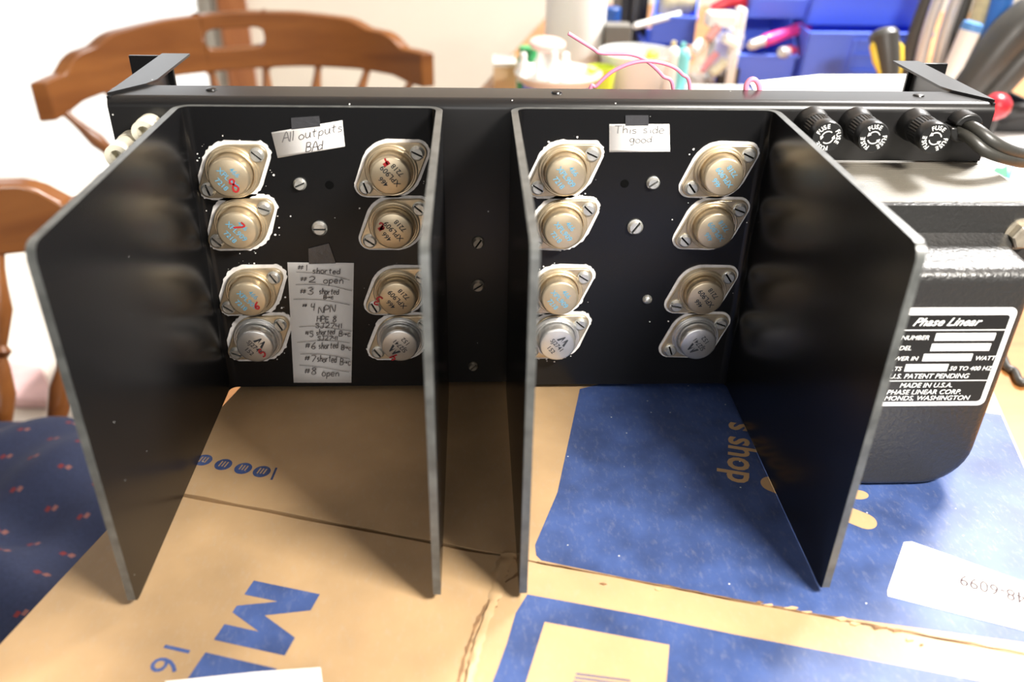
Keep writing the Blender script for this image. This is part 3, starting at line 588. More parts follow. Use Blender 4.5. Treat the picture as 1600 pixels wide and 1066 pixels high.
# ------------------------------------------------------------------ chairs
def crest_at(s):      # s in -1..1 along the crest: (top, bottom) heights above the seat
    a = abs(s)
    def lerp(xs, ys):
        for i in range(len(xs)-1):
            if a <= xs[i+1]:
                t_ = (a-xs[i])/(xs[i+1]-xs[i]); return ys[i]+(ys[i+1]-ys[i])*t_
        return ys[-1]
    return (lerp((0, .3, .55, .60, .66, .76, .80, .86, 1), (334, 329, 318, 312, 298, 292, 284, 262, 256)), lerp((0, .3, .6, .8, .9, 1), (219, 219, 213, 204, 190, 184)))
def make_chair(label):
    t = thing('wooden_chair', label, 'chair')
    def arc(s, off=0): return V(((372+off)*math.sin(s)/math.sin(1), 95+(155+off)*(math.cos(s)-math.cos(1))/(1-math.cos(1))+(off if abs(s) < .8 else off*.5)*0, 0))
    g = M(); N = 72; th = 15
    slot = lambda s: abs(s) < .115
    vs = []; fs = []
    # columns of the crest: at the hand hold the column splits into an upper and a lower bar
    cols = [(-1+2*i/N) for i in range(N+1)]
    def column(s, z0, z1): return [arc(s, -th)+V((0, 0, z0)), arc(s, -th)+V((0, 0, z1)), arc(s, th)+V((0, 0, z1)), arc(s, th)+V((0, 0, z0))]
    def strip(ss, lo, hi):
        vs = []; 
        for s in ss: vs += column(s, lo(s), hi(s))
        n_ = len(ss); fs = [tuple(i*4+(k, (k+1) % 4)[0] if j == 0 else 0 for j in range(0)) for i in range(0)]
        for i in range(n_-1):
            a, b_ = 4*i, 4*i+4
            for k in range(4): fs.append((a+k, a+(k+1) % 4, b_+(k+1) % 4, b_+k))
        fs += [(3, 2, 1, 0), (4*n_-4, 4*n_-3, 4*n_-2, 4*n_-1)]
        g.add(vs, fs, CHAIRW)
    top = lambda s: crest_at(s)[0]; bot = lambda s: crest_at(s)[1]
    A_ = .15
    strip([s for s in cols if s <= -A_]+[-A_], bot, top); strip([A_]+[s for s in cols if s >= A_], bot, top)
    sl = [-A_+2*A_*i/20 for i in range(21)]
    def hw(s): return 20*math.sqrt(max(0, 1-max(0, (abs(s)-(A_-.06))/.06)**2))
    strip(sl, lambda s: 283+hw(s), top); strip(sl, bot, lambda s: 283-hw(s))
    cr = g.build('crest_rail', t, bevel=5, segs=3, local=True)
    g = M(); g.lathe([(0, -38), (205, -38), (228, -24), (232, -10), (226, 0), (150, -4), (0, -8)], (0, 0, 0), (0, 0, 1), CHAIRW, 40); g.build('seat', t, local=True)
    turn = [(9, 0), (9, .1), (13, .2), (16, .3), (11, .42), (8, .47), (13, .5), (8, .53), (11, .6), (15, .7), (10, .82), (8, .9), (8, 1)]
    for i in range(8):
        s = -.9+1.8*i/7; p1 = arc(s, 0)+V((0, 0, bot(s)+8)); q = math.atan2(p1.x, p1.y+40); p0 = V((math.sin(q)*205, math.cos(q)*205, -8)); d_ = p1-p0
        g = M(); g.tube([p0+d_*h for r_, h in turn], [r_ for r_, h in turn], CHAIRW, 12); g.build('spindle', t, local=True)
    feet = []
    for sx_, sy_ in ((-1, 1), (1, 1), (-1, -1), (1, -1)):
        p1 = V((sx_*140, sy_*130, -30)); p0 = V((sx_*205, sy_*200, -450)); d_ = p0-p1; feet.append((p0, p1))
        g = M(); g.tube([p1+d_*h for h in (0, .1, .25, .4, .48, .55, .75, .9, 1)], [14, 17, 22, 17, 12, 20, 22, 15, 13], CHAIRW, 14); g.build('leg', t, local=True)
    for (a0, a1), (b0, b1) in ((feet[0], feet[2]), (feet[1], feet[3])):
        g = M(); p, q = a1.lerp(a0, .6), b1.lerp(b0, .6); g.tube([p.lerp(q, h) for h in (0, .25, .5, .75, 1)], [9, 11, 15, 11, 9], CHAIRW, 12); g.build('stretcher', t, local=True)
    g = M(); p = feet[0][1].lerp(feet[0][0], .6).lerp(feet[2][1].lerp(feet[2][0], .6), .5); q = feet[1][1].lerp(feet[1][0], .6).lerp(feet[3][1].lerp(feet[3][0], .6), .5)
    g.tube([p.lerp(q, h) for h in (0, .25, .5, .75, 1)], [9, 11, 15, 11, 9], CHAIRW, 12); g.build('stretcher', t, local=True)
    return t
ch = make_chair('brown wooden chair behind the amplifier, its slotted crest rail standing before the glass door')
ch.location = V((-211, 1192, FZ+450))*MM; ch.rotation_euler.z = .378
c2 = copy_tree(ch); c2['label'] = 'brown wooden chair at the left picture edge carrying the navy cushion'
c2.location = V((-333, 195, FZ+450))*MM; c2.rotation_euler.z = math.radians(64)
for o in (ch, c2): o['group'] = 'wooden chairs round the table'

# patterned cushion on the near chair
CUSH = bpy.data.materials.new('navy_cloth_red_squares'); CUSH.use_nodes = True
n_ = CUSH.node_tree; b_ = n_.nodes['Principled BSDF']; b_.inputs['Roughness'].default_value = 0.85; b_.inputs['Sheen Weight'].default_value = 0.0
tcn = n_.nodes.new('ShaderNodeTexCoord'); mpn = n_.nodes.new('ShaderNodeMapping'); mpn.inputs['Rotation'].default_value = (0, 0, 0.5); mpn.inputs['Scale'].default_value = (1/0.044, 1/0.036, 1)
sep = n_.nodes.new('ShaderNodeSeparateXYZ'); n_.links.new(tcn.outputs['Object'], mpn.inputs[0]); n_.links.new(mpn.outputs[0], sep.inputs[0])
def mth(op, a, b=None):
    q = n_.nodes.new('ShaderNodeMath'); q.operation = op
    for i, v in enumerate((a, b)):
        if v is None: continue
        if isinstance(v, (int, float)): q.inputs[i].default_value = v
        else: n_.links.new(v, q.inputs[i])
    return q.outputs[0]
fl = mth('FLOOR', sep.outputs[1]); half = mth('MULTIPLY', mth('MODULO', fl, 2), .5)
fx = mth('FRACT', mth('ADD', sep.outputs[0], half)); fy = mth('FRACT', sep.outputs[1])
dx1 = mth('ABSOLUTE', mth('SUBTRACT', fx, .43)); dx2 = mth('ABSOLUTE', mth('SUBTRACT', fx, .57)); dy1 = mth('ABSOLUTE', mth('SUBTRACT', fy, .46)); dy2 = mth('ABSOLUTE', mth('SUBTRACT', fy, .54))
m1 = mth('MULTIPLY', mth('LESS_THAN', dx1, .055), mth('LESS_THAN', dy1, .065)); m2 = mth('MULTIPLY', mth('LESS_THAN', dx2, .055), mth('LESS_THAN', dy2, .065))
nz = n_.nodes.new('ShaderNodeTexNoise'); nz.inputs['Scale'].default_value = 300; n_.links.new(tcn.outputs['Object'], nz.inputs['Vector'])
r0 = n_.nodes.new('ShaderNodeValToRGB'); r0.color_ramp.elements[0].color = (0.007, 0.012, 0.038, 1); r0.color_ramp.elements[1].color = (0.018, 0.028, 0.075, 1); n_.links.new(nz.outputs['Fac'], r0.inputs[0])
mx1 = n_.nodes.new('ShaderNodeMix'); mx1.data_type = 'RGBA'; n_.links.new(m1, mx1.inputs[0]); n_.links.new(r0.outputs[0], mx1.inputs[6]); mx1.inputs[7].default_value = (0.15, 0.014, 0.016, 1)
mx2 = n_.nodes.new('ShaderNodeMix'); mx2.data_type = 'RGBA'; n_.links.new(m2, mx2.inputs[0]); n_.links.new(mx1.outputs[2], mx2.inputs[6]); mx2.inputs[7].default_value = (0.20, 0.08, 0.07, 1)
n_.links.new(mx2.outputs[2], b_.inputs['Base Color'])
g = M(); NU, NV = 60, 60; vs = []
SEAT = FZ+450
def cush(i, j, side):
    x = -1+2*i/NU; y = -1+2*j/NV
    def sq(a, b): return a*math.sqrt(max(0, 1-b*b*.32))
    X, Y = sq(x, y)*258, sq(y, x)*262
    h = (max(0, (1-x**4)*(1-y**4)))**.5
    if side: z = SEAT+8+34+46*h+17*math.sin(X*.018+Y*.026+math.sin(Y*.015)*1.6)*h+6*math.sin(X*.05-Y*.04)*h
    else: z = SEAT+8+34-34*h
    return V((-375+X, 125+Y, z))
for side in (1, 0):
    vs = [cush(i, j, side) for i in range(NU+1) for j in range(NV+1)]
    g.add(vs, [(i*(NV+1)+j, (i+1)*(NV+1)+j, (i+1)*(NV+1)+j+1, i*(NV+1)+j+1) for i in range(NU) for j in range(NV)], CUSH, True)
tag(g.build('seat_cushion', loc=(-375, 125, SEAT)), 'navy blue seat cushion with small red squares on the left chair', 'cushion')
# pale things on the floor by the door
g = M(); k = [onz(x, y, FZ) for x, y in ((-60, 560), (70, 585), (90, 640), (30, 640), (-60, 610))]
g.prism(k, (0, 0, 25), mat('pink_cloth', (0.75, 0.50, 0.50), 0.9, noise=0.1)); tag(g.build('floor_cloth', loc=k[0], bevel=8), 'pale pink cloth lying on the bright floor behind the left chair', 'cloth')
# ------------------------------------------------------------------ clutter on the table behind
BLUEB = mat('blue_bin_plastic', (0.13, 0.23, 0.95), 0.42, spec=0.3); BLUEL = mat('light_blue_plastic', (0.10, 0.30, 0.70), 0.4)
WPL = mat('white_plastic', (0.86, 0.86, 0.83), 0.4); TRANSL = mat('translucent_plastic', (0.78, 0.80, 0.80), 0.3); GREY = mat('grey_handle', (0.06, 0.06, 0.056), 0.40, spec=0.5)
STEEL = mat('bright_steel', (0.70, 0.69, 0.67), 0.3, metal=0.45); YEL = mat('yellow_plastic', (0.80, 0.58, 0.05), 0.4); LIME = mat('lime_plastic', (0.60, 0.70, 0.06), 0.4)
REDP = mat('red_plastic', (0.62, 0.03, 0.05), 0.3); PINKH = mat('magenta_handle', (0.72, 0.05, 0.28), 0.3); BLKP = mat('black_plastic', (0.02, 0.02, 0.021), 0.45); ORG = mat('orange_plastic', (0.85, 0.25, 0.03), 0.4)
TEAL = mat('teal_plastic', (0.20, 0.62, 0.66), 0.4); GREENP = mat('green_plastic', (0.06, 0.42, 0.14), 0.4); BEIGE = mat('beige_sponge', (0.62, 0.55, 0.33), 0.9, noise=0.2, nscale=100); SALMON = mat('salmon_lid', (0.85, 0.55, 0.50), 0.5)
CLEARB = mat('clear_bag_plastic', (0.80, 0.80, 0.80), 0.18, spec=0.8, alpha=0.22, bump=0.6, bscale=60)
def W(px, py, y): return ony(px, py, y)
def single(mb, name, label, cat, loc, group=None, bevel=0):
    return tag(mb.build(name, loc=loc, bevel=bevel), label, cat, group)
def lathe_thing(name, label, cat, prof, x, y, m, group=None, seg=36, z=TZ):
    g = M(); g.lathe(prof, (x, y, z), (0, 0, 1), m, seg); return single(g, name, label, cat, (x, y, z), group)
# big white tub of the bucket kind
a, b_ = W(851, 60, 1050), W(944, 60, 1050); R_ = (b_.x-a.x)/2; bx_ = (a.x+b_.x)/2
bk = thing('plastic_bucket', 'tall white plastic bucket at the back of the table, behind the white dish', 'bucket', (bx_, 1050, TZ))
g = M(); g.lathe([(R_*.94, 0), (R_, 30), (R_*1.0, 190), (R_*.96, 190), (R_*.93, 8), (0, 8)], (bx_, 1050, TZ), (0, 0, 1), WPL, 40); g.build('bucket_body', bk)
g = M(); g.lathe([(R_*1.0, 172), (R_*1.06, 173), (R_*1.06, 186), (R_*1.0, 187)], (bx_, 1050, TZ), (0, 0, 1), WPL, 40); g.build('rim', bk)
# flared white dish holding small white bottles
c_ = W(872, 112, 800); R_ = (W(940, 112, 800).x-W(803, 112, 800).x)/2; hz = c_.z-TZ
ds = thing('dish', 'round flared white dish with blue foot holding small white bottles', 'dish', (c_.x, 800, TZ))
g = M(); g.lathe([(R_*.78, hz*.76), (R_*.9, hz*.86), (R_, hz*.97), (R_*1.0, hz), (R_*.95, hz*.98), (R_*.8, hz*.86), (0, hz*.82)], (c_.x, 800, TZ), (0, 0, 1), WPL, 48); g.build('bowl', ds)
g = M(); g.lathe([(R_*.70, 0), (R_*.78, 4), (R_*.80, hz*.78), (0, hz*.78)], (c_.x, 800, TZ), (0, 0, 1), BLUEB, 40); o = g.build('foot', ds); o['label'] = 'blue foot'
for px, py, y, r, lb in ((818, 82, 790, 8, 'leftmost small white bottle in the white dish'), (845, 76, 805, 9, 'small white bottle in the dish under the salmon disc, left side'), (866, 80, 790, 8.5, 'small white bottle in the middle of the white dish'), (884, 82, 800, 9, 'rightmost small white bottle in the white dish')):
    p = W(px, py, y); zb = TZ+hz*.84; h_ = max(14, p.z-zb)
    t = thing('small_bottle', lb, 'bottle', (p.x, y, zb), group='white bottles in the dish')
    g = M(); g.lathe([(r*.95, 0), (r, 2), (r, h_*.62), (r*.55, h_*.75), (r*.5, h_*.8)], (p.x, y, zb), (0, 0, 1), WPL, 20); g.build('bottle_body', t)
    g = M(); g.lathe([(r*.62, h_*.78), (r*.58, h_*.97), (r*.4, h_)], (p.x, y, zb), (0, 0, 1), WPL, 18); g.build('cap', t)
p = W(855, 71, 815); g = M(); g.lathe([(24, -3), (26, 0), (26, 5), (23, 7), (0, 7)], p, (0.05, -.1, 1), SALMON, 32); g.lathe([(3, 0), (3, p.z-TZ-hz*.84)], (p.x, p.y, TZ+hz*.84), (0, 0, 1), WPL, 10); single(g, 'round_disc', 'salmon-pink round disc standing among the white bottles in the dish', 'disc', p)
p = W(826, 88, 900); lathe_thing('jar', 'green jar with dark lid behind the white dish at its left', 'jar', [(17, 0), (18, 3), (18, p.z-TZ-4), (15, p.z-TZ), (15, p.z-TZ+14), (0, p.z-TZ+15)], p.x, 900, GREENP)
p = W(936, 104, 830); lathe_thing('cup', 'lime green cup between the white dish and the clear bowl', 'cup', [(17, 0), (21, p.z-TZ), (19.5, p.z-TZ), (15, 4), (0, 4)], p.x+4, 830, LIME)
# pale carton at far left of the clutter
a = W(772, 104, 960); b_ = W(806, 96, 960); g = M(); g.box(a.x, b_.x, 960, 1020, TZ, a.z, mat('pale_carton', (0.80, 0.62, 0.40), 0.7)); g.box(a.x-1, b_.x+1, 958, 1022, a.z, a.z+6, WPL); single(g, 'small_carton', 'small tan carton with white lid left of the white dish', 'box', (a.x, 960, TZ))
# clear bowl with odds and ends
c_ = W(1000, 84, 860); R_ = (W(1062, 84, 860).x-W(943, 84, 860).x)/2; hz = c_.z-TZ
lathe_thing('clear_bowl', 'translucent round bowl full of small parts behind the pink wires', 'bowl', [(R_*.62, 0), (R_*.7, 4), (R_*.98, hz*.9), (R_*1.02, hz), (R_*.98, hz), (R_*.9, hz*.75), (R_*.62, 6), (0, 6)], c_.x, 880, TRANSL)
for px, py, r, h_, m_, lb in ((1018, 88, 9, 22, YEL, 'upper yellow cap in the clear bowl'), (1012, 114, 8, 16, YEL, 'lower yellow cap in the clear bowl, nearer the wires'), (992, 110, 7, 12, WPL, 'small white cap lying in the clear bowl')):
    p = W(px, py, 858); g = M(); g.lathe([(r, -h_*.6), (r, h_*.3), (r*.8, h_*.4), (0, h_*.4)], p, (.2, -.5, 1), m_, 18); single(g, 'bottle_cap', lb, 'cap', p, 'caps in the clear bowl')
for px, py, m_, lb in ((1051, 84, WPL, 'small round white bottle before the blue bins'), (1066, 86, TEAL, 'small round teal bottle before the blue bins')):
    p = W(px, py, 845); t = thing('small_bottle', lb, 'bottle', (p.x, 845, TZ), group='bottles before the bins')
    hh = p.z-TZ
    g = M(); g.lathe([(8, 0), (10, 4), (11.5, hh-6), (11.5, hh+2), (9, hh+8), (4, hh+11)], (p.x, 845, TZ), (0, 0, 1), m_, 24); g.build('bottle_body', t)
    g = M(); g.lathe([(4, hh+10), (3.6, hh+18), (0, hh+19)], (p.x, 845, TZ), (0, 0, 1), BEIGE if m_ is WPL else m_, 14); g.build('nozzle', t)
# brown parts tray in front
c_ = W(1105, 132, 870); g = M()
g.box(c_.x-55, c_.x+60, 800, 868, TZ, TZ+5, WPL)
for q in ((c_.x-55, c_.x-52, 800, 868), (c_.x+57, c_.x+60, 800, 868), (c_.x-55, c_.x+60, 800, 803), (c_.x-55, c_.x+60, 865, 868)): g.box(*q, TZ, c_.z, WPL)
single(g, 'parts_tray', 'white shallow tray in front of the clear parts bag', 'tray', (c_.x, 890, TZ), bevel=1)
# clear bag of parts
a = W(1085, 122, 900); b_ = W(1158, 48, 940); d_ = b_-a; L_ = d_.length; dn = d_.normalized(); sd = V((dn.z, 0, -dn.x)); yy = V((0, 1, 0)); vs = []; NI, NJ = 18, 20
for i in range(NI+1):
    t_ = i/NI; ww = 30*(math.sin(math.pi*min(1, .12+t_*.8))**.5)*(1+.12*math.sin(i*2.1)); dd = 20*(math.sin(math.pi*min(.97, .1+t_*.86))**.6)
    for j in range(NJ): q = 2*math.pi*j/NJ; vs.append(a+d_*t_+sd*(ww*math.cos(q)*(1+.1*math.sin(3*q+i)))+yy*(dd*math.sin(q)))
bag = thing('plastic_bag', 'crumpled clear plastic bag of red and white parts leaning on the blue bin', 'bag', (a.x, 900, TZ))
g = M(); g.add(vs, [(i*NJ+j, i*NJ+(j+1) % NJ, (i+1)*NJ+(j+1) % NJ, (i+1)*NJ+j) for i in range(NI) for j in range(NJ)]+[tuple(range(NJ)), tuple(range(NI*NJ, NI*NJ+NJ))], CLEARB, True); g.tube([V((a.x-8, 900, TZ)), a+V((0, 0, 6))], 14, CLEARB, 10); g.build('bag_film', bag)
for p0, p1, r, m_ in (((1096, 110), (1120, 84), 6, REDP), ((1106, 62), (1122, 42), 7, mat('dull_red', (0.45, 0.2, 0.18), 0.5)), ((1112, 115), (1132, 96), 8, BEIGE), ((1085, 78), (1096, 66), 8, WPL), ((1132, 60), (1150, 70), 7, WPL)):
    g = M(); g.tube([W(*p0, 905), W(*p1, 915)], r, m_, 12); g.build('part', bag)
def bar(name, label, cat, pts, rs, m_, group=None, extra=None, root=True):
    P4 = cat_pts([W(*p) for p in pts], 4); n_ = len(rs); R4 = []
    for i in range(len(P4)): f_ = i/(len(P4)-1)*(n_-1); k = min(int(f_), n_-2); R4.append(rs[k]+(rs[k+1]-rs[k])*(f_-k))
    g = M(); g.tube(P4, R4, m_, 18); return single(g, name, label, cat, P4[0], group)
# blue bins
def make_bin(label, x0, x1, y0, dep, z0, hgt, front, rz=0, ribs=False, lo=None):
    cx = (x0+x1)/2; w_ = (x1-x0)/2; r = thing('storage_bin', label, 'bin', (cx, y0, z0), rz, 'blue bins')
    g = M(); q = 3
    P_ = lambda x, y, z: V((cx+x, y0+y, z0+z))
    g.prism([P_(-w_, 0, 0), P_(w_, 0, 0), P_(w_, dep, 0), P_(-w_, dep, 0)], (0, 0, q), BLUEB)
    for sx_ in (-1, 1):
        x_ = sx_*w_-(q if sx_ > 0 else 0)
        g.prism([P_(x_, 0, 0), P_(x_, dep, 0), P_(x_, dep, hgt), P_(x_, 38, hgt), P_(x_, -14, front)], (q, 0, 0), BLUEB)
        g.prism([P_(x_-2*(sx_ < 0), 36, hgt-4), P_(x_-2*(sx_ < 0), dep, hgt-4), P_(x_-2*(sx_ < 0), dep, hgt), P_(x_-2*(sx_ < 0), 36, hgt)], (q+2, 0, 0), BLUEB)
    g.prism([P_(-w_, dep-q, 0), P_(w_, dep-q, 0), P_(w_, dep, 0), P_(-w_, dep, 0)], (0, 0, hgt), BLUEB)
    g.build('bin_body', r, bevel=.8)
    g = M(); g.prism([P_(-w_, 0, 0), P_(-w_, -14, front), P_(-w_, -11, front), P_(-w_, q, 0)], (2*w_, 0, 0), BLUEB)
    g.prism([P_(-w_-2, -17, front-4), P_(-w_-2, -17, front+2), P_(-w_-2, -9, front+2), P_(-w_-2, -9, front-4)], (2*w_+4, 0, 0), BLUEB)
    if ribs:
        def fp(x, h_): return P_(x, -14*h_/front-1, h_)
        for h_ in (front*.18, front*.42, front*.66, front*.88): g.prism([fp(-w_*.2, h_), fp(-w_*.2, h_)+V((0, -4, 0)), fp(-w_*.2, h_+5)+V((0, -4, 0)), fp(-w_*.2, h_+5)], (w_*.95, 0, 0), BLUEB)
        for x_ in (-w_*.28, w_*.75): g.prism([fp(x_, 2), fp(x_, 2)+V((0, -5, 0)), fp(x_, front*.92)+V((0, -5, 0)), fp(x_, front*.92)], (5, 0, 0), BLUEB)
    g.build('front_lip', r, bevel=.8)
    return r
z1 = W(1200, 84, 960).z; zt = W(1200, 30, 975).z
make_bin('blue storage bin with red-handled tools in its open front', W(1150, 90, 960).x, W(1240, 90, 960).x, 960, 130, TZ, zt-TZ-2, z1-TZ, 0)
make_bin('blue storage bin with ribbed label slots on its tall front', W(1254, 90, 940).x, W(1440, 90, 940).x, 940, 150, TZ, W(1350, 44, 945).z-TZ-1, W(1350, 52, 930).z-TZ, 0, True)
zz = W(1350, 44, 945).z
make_bin('blue storage bin stacked on the ribbed one, at the top right', W(1262, 20, 970).x, W(1455, 20, 970).x, 970, 150, zz, 80, W(1350, 0, 960).z-zz+6)
make_bin('blue storage bin stacked over the tools, its rim at the picture top', W(1168, 20, 985).x, W(1258, 20, 985).x, 985, 120, zt, 70, W(1210, -4, 985).z-zt)
zl = W(1050, 68, 1075).z
make_bin('lower blue bin of the left pair, mostly in shade', W(1010, 70, 1090).x, W(1078, 70, 1090).x, 1090, 130, TZ, zl-TZ-2, (zl-TZ)*.6, 0)
make_bin('tilted blue bin of the left pair with a beige sponge and a white tube', W(1018, 50, 1075).x, W(1085, 50, 1075).x, 1075, 120, zl, 75, W(1050, 26, 1065).z-zl, math.radians(-14))
p = W(1060, 8, 1110); g = M(); g.tube([p+V((-26, 0, -18)), p+V((-20, 4, 0)), p+V((0, 8, 6)), p+V((28, 10, 2)), p+V((32, 10, -10))], [12, 20, 24, 22, 12], BEIGE, 14); single(g, 'sponge', 'beige sponge stuffed in the tilted blue bin', 'sponge', p)
g = M(); g.tube([W(992, 41, 1040), W(1062, 22, 1075)], 5.5, WPL, 14); g.tube([W(992, 41, 1040)+V((-3, -1.5, -.8)), W(992, 41, 1040)], [2, 3], WPL, 12); single(g, 'tube', 'white tube sticking out of the tilted blue bin', 'tube', W(992, 41, 1040))
# dark things behind, left of the bins
p = W(955, 22, 1120); lathe_thing('tape_roll', 'dark blue roll standing right of the white bucket', 'roll', [(15, 0), (17, 2), (17, p.z-TZ+10), (15, p.z-TZ+12), (0, p.z-TZ+12)], p.x, 1120, mat('dark_blue_tape', (0.02, 0.08, 0.30), 0.4))
for px, m_, lb in ((978, BLKP, 'narrow black case left of the grey one'), (994, GREY, 'narrow grey case between two black cases'), (1008, BLKP, 'narrow black case touching the tilted blue bin')):
    p = W(px, 0, 1180); g = M(); g.box(p.x-7.5, p.x+7.5, 1180, 1280, TZ, p.z+60, m_); single(g, 'slim_case', lb, 'case', (p.x, 1180, TZ), 'slim cases behind the bowl', 1.5)
p = W(968, 55, 1000); g = M(); g.box(p.x-22, p.x+20, 1000, 1040, TZ, p.z+14, mat('grey_carton', (0.20, 0.19, 0.17), 0.8)); single(g, 'small_carton', 'grey-brown small carton behind the clear bowl', 'box', (p.x, 1000, TZ), None, 1)
# tools in the open bin
def nutdriver(label, p0, p1, r, m_, y0, y1):
    A, B = W(*p0, y0), W(*p1, y1); d_ = (B-A); t = thing('nut_driver', label, 'tool', A, group='red-handled tools in the bin')
    g = M(); g.tube([A+d_*h for h in (.16, .2, .3, .6, .8, 1)], [r*.7, r*.95, r, r*.9, r*1.05, r*.9], m_, 16); g.build('handle', t)
    g = M(); g.tube([A+d_*h for h in (-.05, .0, .17)], [r*.6, r*.82, r*.82], STEEL, 16); o = g.build('socket', t); o['label'] = 'steel end'
nutdriver('magenta-handled driver pointing left out of the open blue bin', (1176, 70), (1262, 40), 10, PINKH, 930, 1000)
nutdriver('short red-handled driver lying under the magenta one in the bin', (1222, 82), (1262, 82), 11, REDP, 940, 1010)
p = W(1132, 33, 930); g = M(); g.box(p.x-24, p.x+22, 930, 965, p.z-11, p.z+11, WPL); g.box(p.x+22, p.x+36, 934, 960, p.z-30, p.z+18, WPL); g.box(p.x+18, p.x+34, 938, 956, TZ, p.z-25, WPL); single(g, 'white_plug', 'white plastic plug adapter standing left of the open blue bin', 'plug', p, None, 4)
g = M(); g.tube([W(1112, 14, 1000), W(1140, 2, 1000), W(1172, 2, 1005), W(1195, 10, 1010)], [7, 10, 10, 8], REDP, 14); g.tube([W(1120, 20, 1003), V((W(1120, 20, 1003).x, 1010, TZ))], 6, BLKP, 10); single(g, 'pliers', 'red-handled pliers behind the white plug at the top edge', 'pliers', W(1112, 14, 1000))
p = W(1140, 118, 950); g = M(); g.box(p.x-20, p.x+14, 942, 956, TZ, p.z+12, BLKP); single(g, 'dark_gap_block', 'small black block between the clear parts bag and the blue bin', 'block', (p.x, 942, TZ), None, 2)  # black block added to darken the bright table showing behind the bag
bar('flat_bar', 'grey flat bar between the steel pliers and the white marker', 'tool', ((1478, 140, 870), (1488, 70, 870), (1508, 0, 870), (1518, -30, 870)), [9, 11, 11, 10], GREY)
# yellow and black screwdriver in a cup, other tools in a caddy
p = W(1380, 44, 720); q = W(1388, 112, 700); d_ = q-p
t = thing('screwdriver', 'black and yellow screwdriver handle standing behind the white sheet', 'screwdriver', (q.x, 700, TZ))
g = M(); g.tube([p+d_*h for h in (0, .04, .15, .4, .8, 1.1)], [7, 15, 19.5, 18, 16, 13], GREY, 20); g.build('handle', t)
for s_ in (-1, 1):
    g = M(); g.tube([p+d_*h+V((s_*w2, -4, 0)) for h, w2 in ((.28, 16), (.40, 19), (.75, 17), (1.05, 13))], [1.5, 4.5, 4.5, 2], YEL, 12); g.build('grip_strip', t)
g = M(); g.tube([p+d_*1.08, p+d_*1.08+V((2, -3, -(p.z+d_.z*1.08-TZ)+2))], 4, STEEL, 12); g.build('blade', t)
cdy = thing('tool_caddy', 'black open caddy holding tools at the right end of the table', 'caddy', (930, 820, TZ))
g = M()
for q4 in ((838, 1040, 760, 764), (838, 1040, 896, 900), (838, 842, 760, 900), (1036, 1040, 760, 900)): g.box(*q4, TZ, -28, BLKP)
g.box(838, 1040, 760, 900, TZ, TZ+4, BLKP); g.build('tray', cdy, bevel=1)
pl = thing('pliers', 'grey-handled steel pliers upright in the caddy, right of the blue bins', 'pliers', W(1440, 110, 830))
for a4 in (((1432, 120), (1446, 60), (1462, 10), (1478, -30)), ((1460, 120), (1474, 60), (1490, 10), (1505, -30))):
    g = M(); g.tube(cat_pts([V((W(*a4[0], 830).x-4, 830, TZ+6))]+[W(*k, 830) for k in a4], 4), 8.5, STEEL, 14); g.build('handle', pl)
bar('flat_bar', 'dark grey flat tool handle left of the steel pliers', 'tool', ((1412, 140, 850), (1424, 70, 850), (1448, 0, 850), (1458, -30, 850)), [8, 10, 10, 9], GREY)
mk = thing('marker_pen', 'white marker with light blue cap in the caddy', 'marker', W(1492, 96, 790))
A, B = W(1492, 100, 772), W(1516, 48, 772); g = M(); g.tube([A+V((-14, 0, -40)), A, B], [9, 13, 14], WPL, 18); g.build('barrel', mk)
g = M(); g.tube([B, B+(B-A)*.22, B+(B-A)*.26], [14.6, 14.2, 9], BLUEL, 18); g.build('cap', mk)
bar('tube', 'beige and grey tube behind the white marker at the top edge', 'tube', ((1510, 100, 850), (1522, 50, 850), (1538, 0, 850), (1548, -30, 850)), [12, 13, 13, 13], BEIGE)
bar('tube', 'bright blue tube leaning behind the big black handle', 'tube', ((1530, 120, 830), (1552, 50, 830), (1566, 0, 830), (1574, -30, 830)), [13, 15, 15, 15], mat('bright_blue', (0.04, 0.20, 0.65), 0.35))
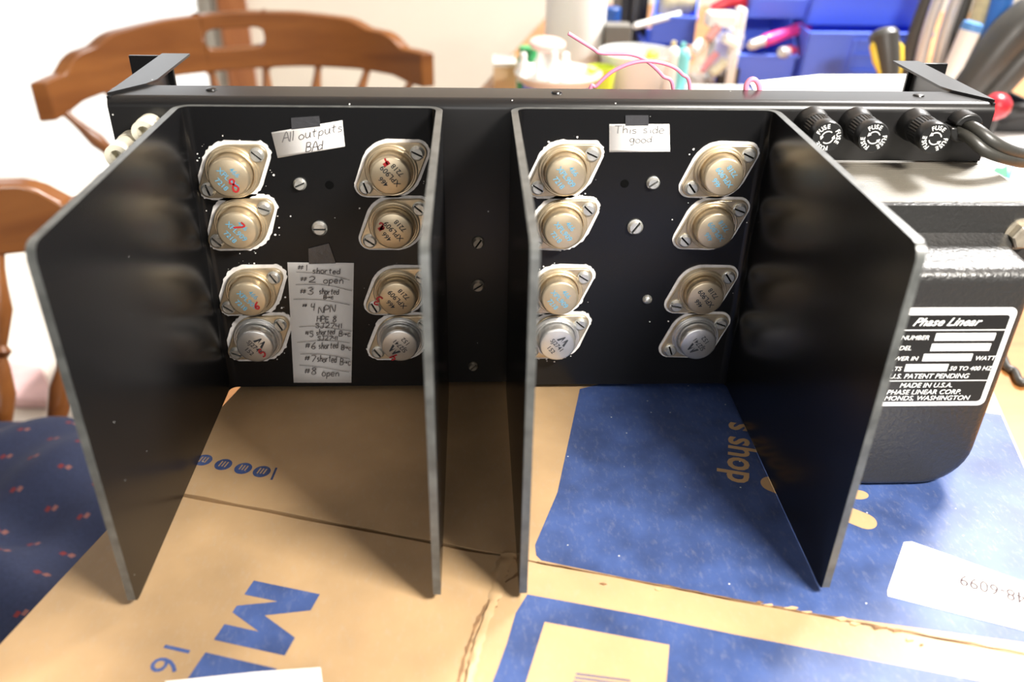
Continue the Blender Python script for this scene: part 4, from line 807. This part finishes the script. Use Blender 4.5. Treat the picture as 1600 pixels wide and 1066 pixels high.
bar('power_tool', 'big black tool handle leaning right over the red knob', 'tool', ((1502, 150, 780), (1545, 95, 780), (1582, 52, 780), (1612, 24, 780), (1634, 16, 780)), [22, 28, 30, 28, 16], GREY)
bar('power_tool', 'lower black tool handle at the right picture edge with an orange band', 'tool', ((1530, 168, 770), (1565, 128, 770), (1600, 90, 770), (1660, 40, 770)), [16, 20, 22, 20], GREY)
bar('orange_tool', 'orange grip showing between the two black handles', 'tool', ((1572, 136, 765), (1590, 112, 765), (1608, 96, 765), (1630, 80, 765)), [5, 9, 9, 8], ORG)
p = W(1558, 166, 640); g = M(); g.lathe([(0, -17), (10, -15), (16, -6), (17.5, 2), (14, 11), (8, 15.5), (0, 17)], p, (.2, -.4, 1), REDP, 28); g.tube([p+V((2, 4, -14)), V((p.x+4, 655, TZ))], [6, 9], BLKP, 14); single(g, 'red_knob', 'shiny red knob just beyond the chassis corner', 'knob', p)
bar('black_cable_coil', 'dark cable bundle on the table below the black handles', 'cable', ((1556, 190, 770), (1580, 176, 760), (1604, 172, 760), (1660, 166, 760)), [8, 11, 11, 10], BLKP)
# papers and cable at the right
k = [onz(x, y, TZ+.6) for x, y in ((1500, 196), (1700, 180), (1740, 330), (1480, 320))]; g = M(); g.prism(k, (0, 0, .5), PAPER)
gx = [onz(x, y, TZ+1.4) for x, y in ((1550, 268), (1556, 260), (1566, 262), (1575, 255), (1576, 278), (1572, 279))]; g.prism(gx, (0, 0, .1), GREENP)
gx = [onz(x, y, TZ+1.4) for x, y in ((1573, 280), (1580, 256), (1587, 255), (1579, 282))]; g.prism(gx, (0, 0, .1), mat('print_blue', (0.10, 0.28, 0.70), 0.5))
single(g, 'printed_paper', 'white paper with green and blue print lying right of the transformer', 'paper', k[0])
g = M(); g.tube(cat_pts([onz(x, y, TZ+3.4) for x, y in ((1640, 560), (1600, 598), (1585, 580), (1572, 570), (1560, 520), (1580, 470), (1660, 440))], 8), 3.2, CORD, 10); single(g, 'black_cable', 'thin black cable on the wooden table right of the carton', 'cable', onz(1600, 598, TZ))
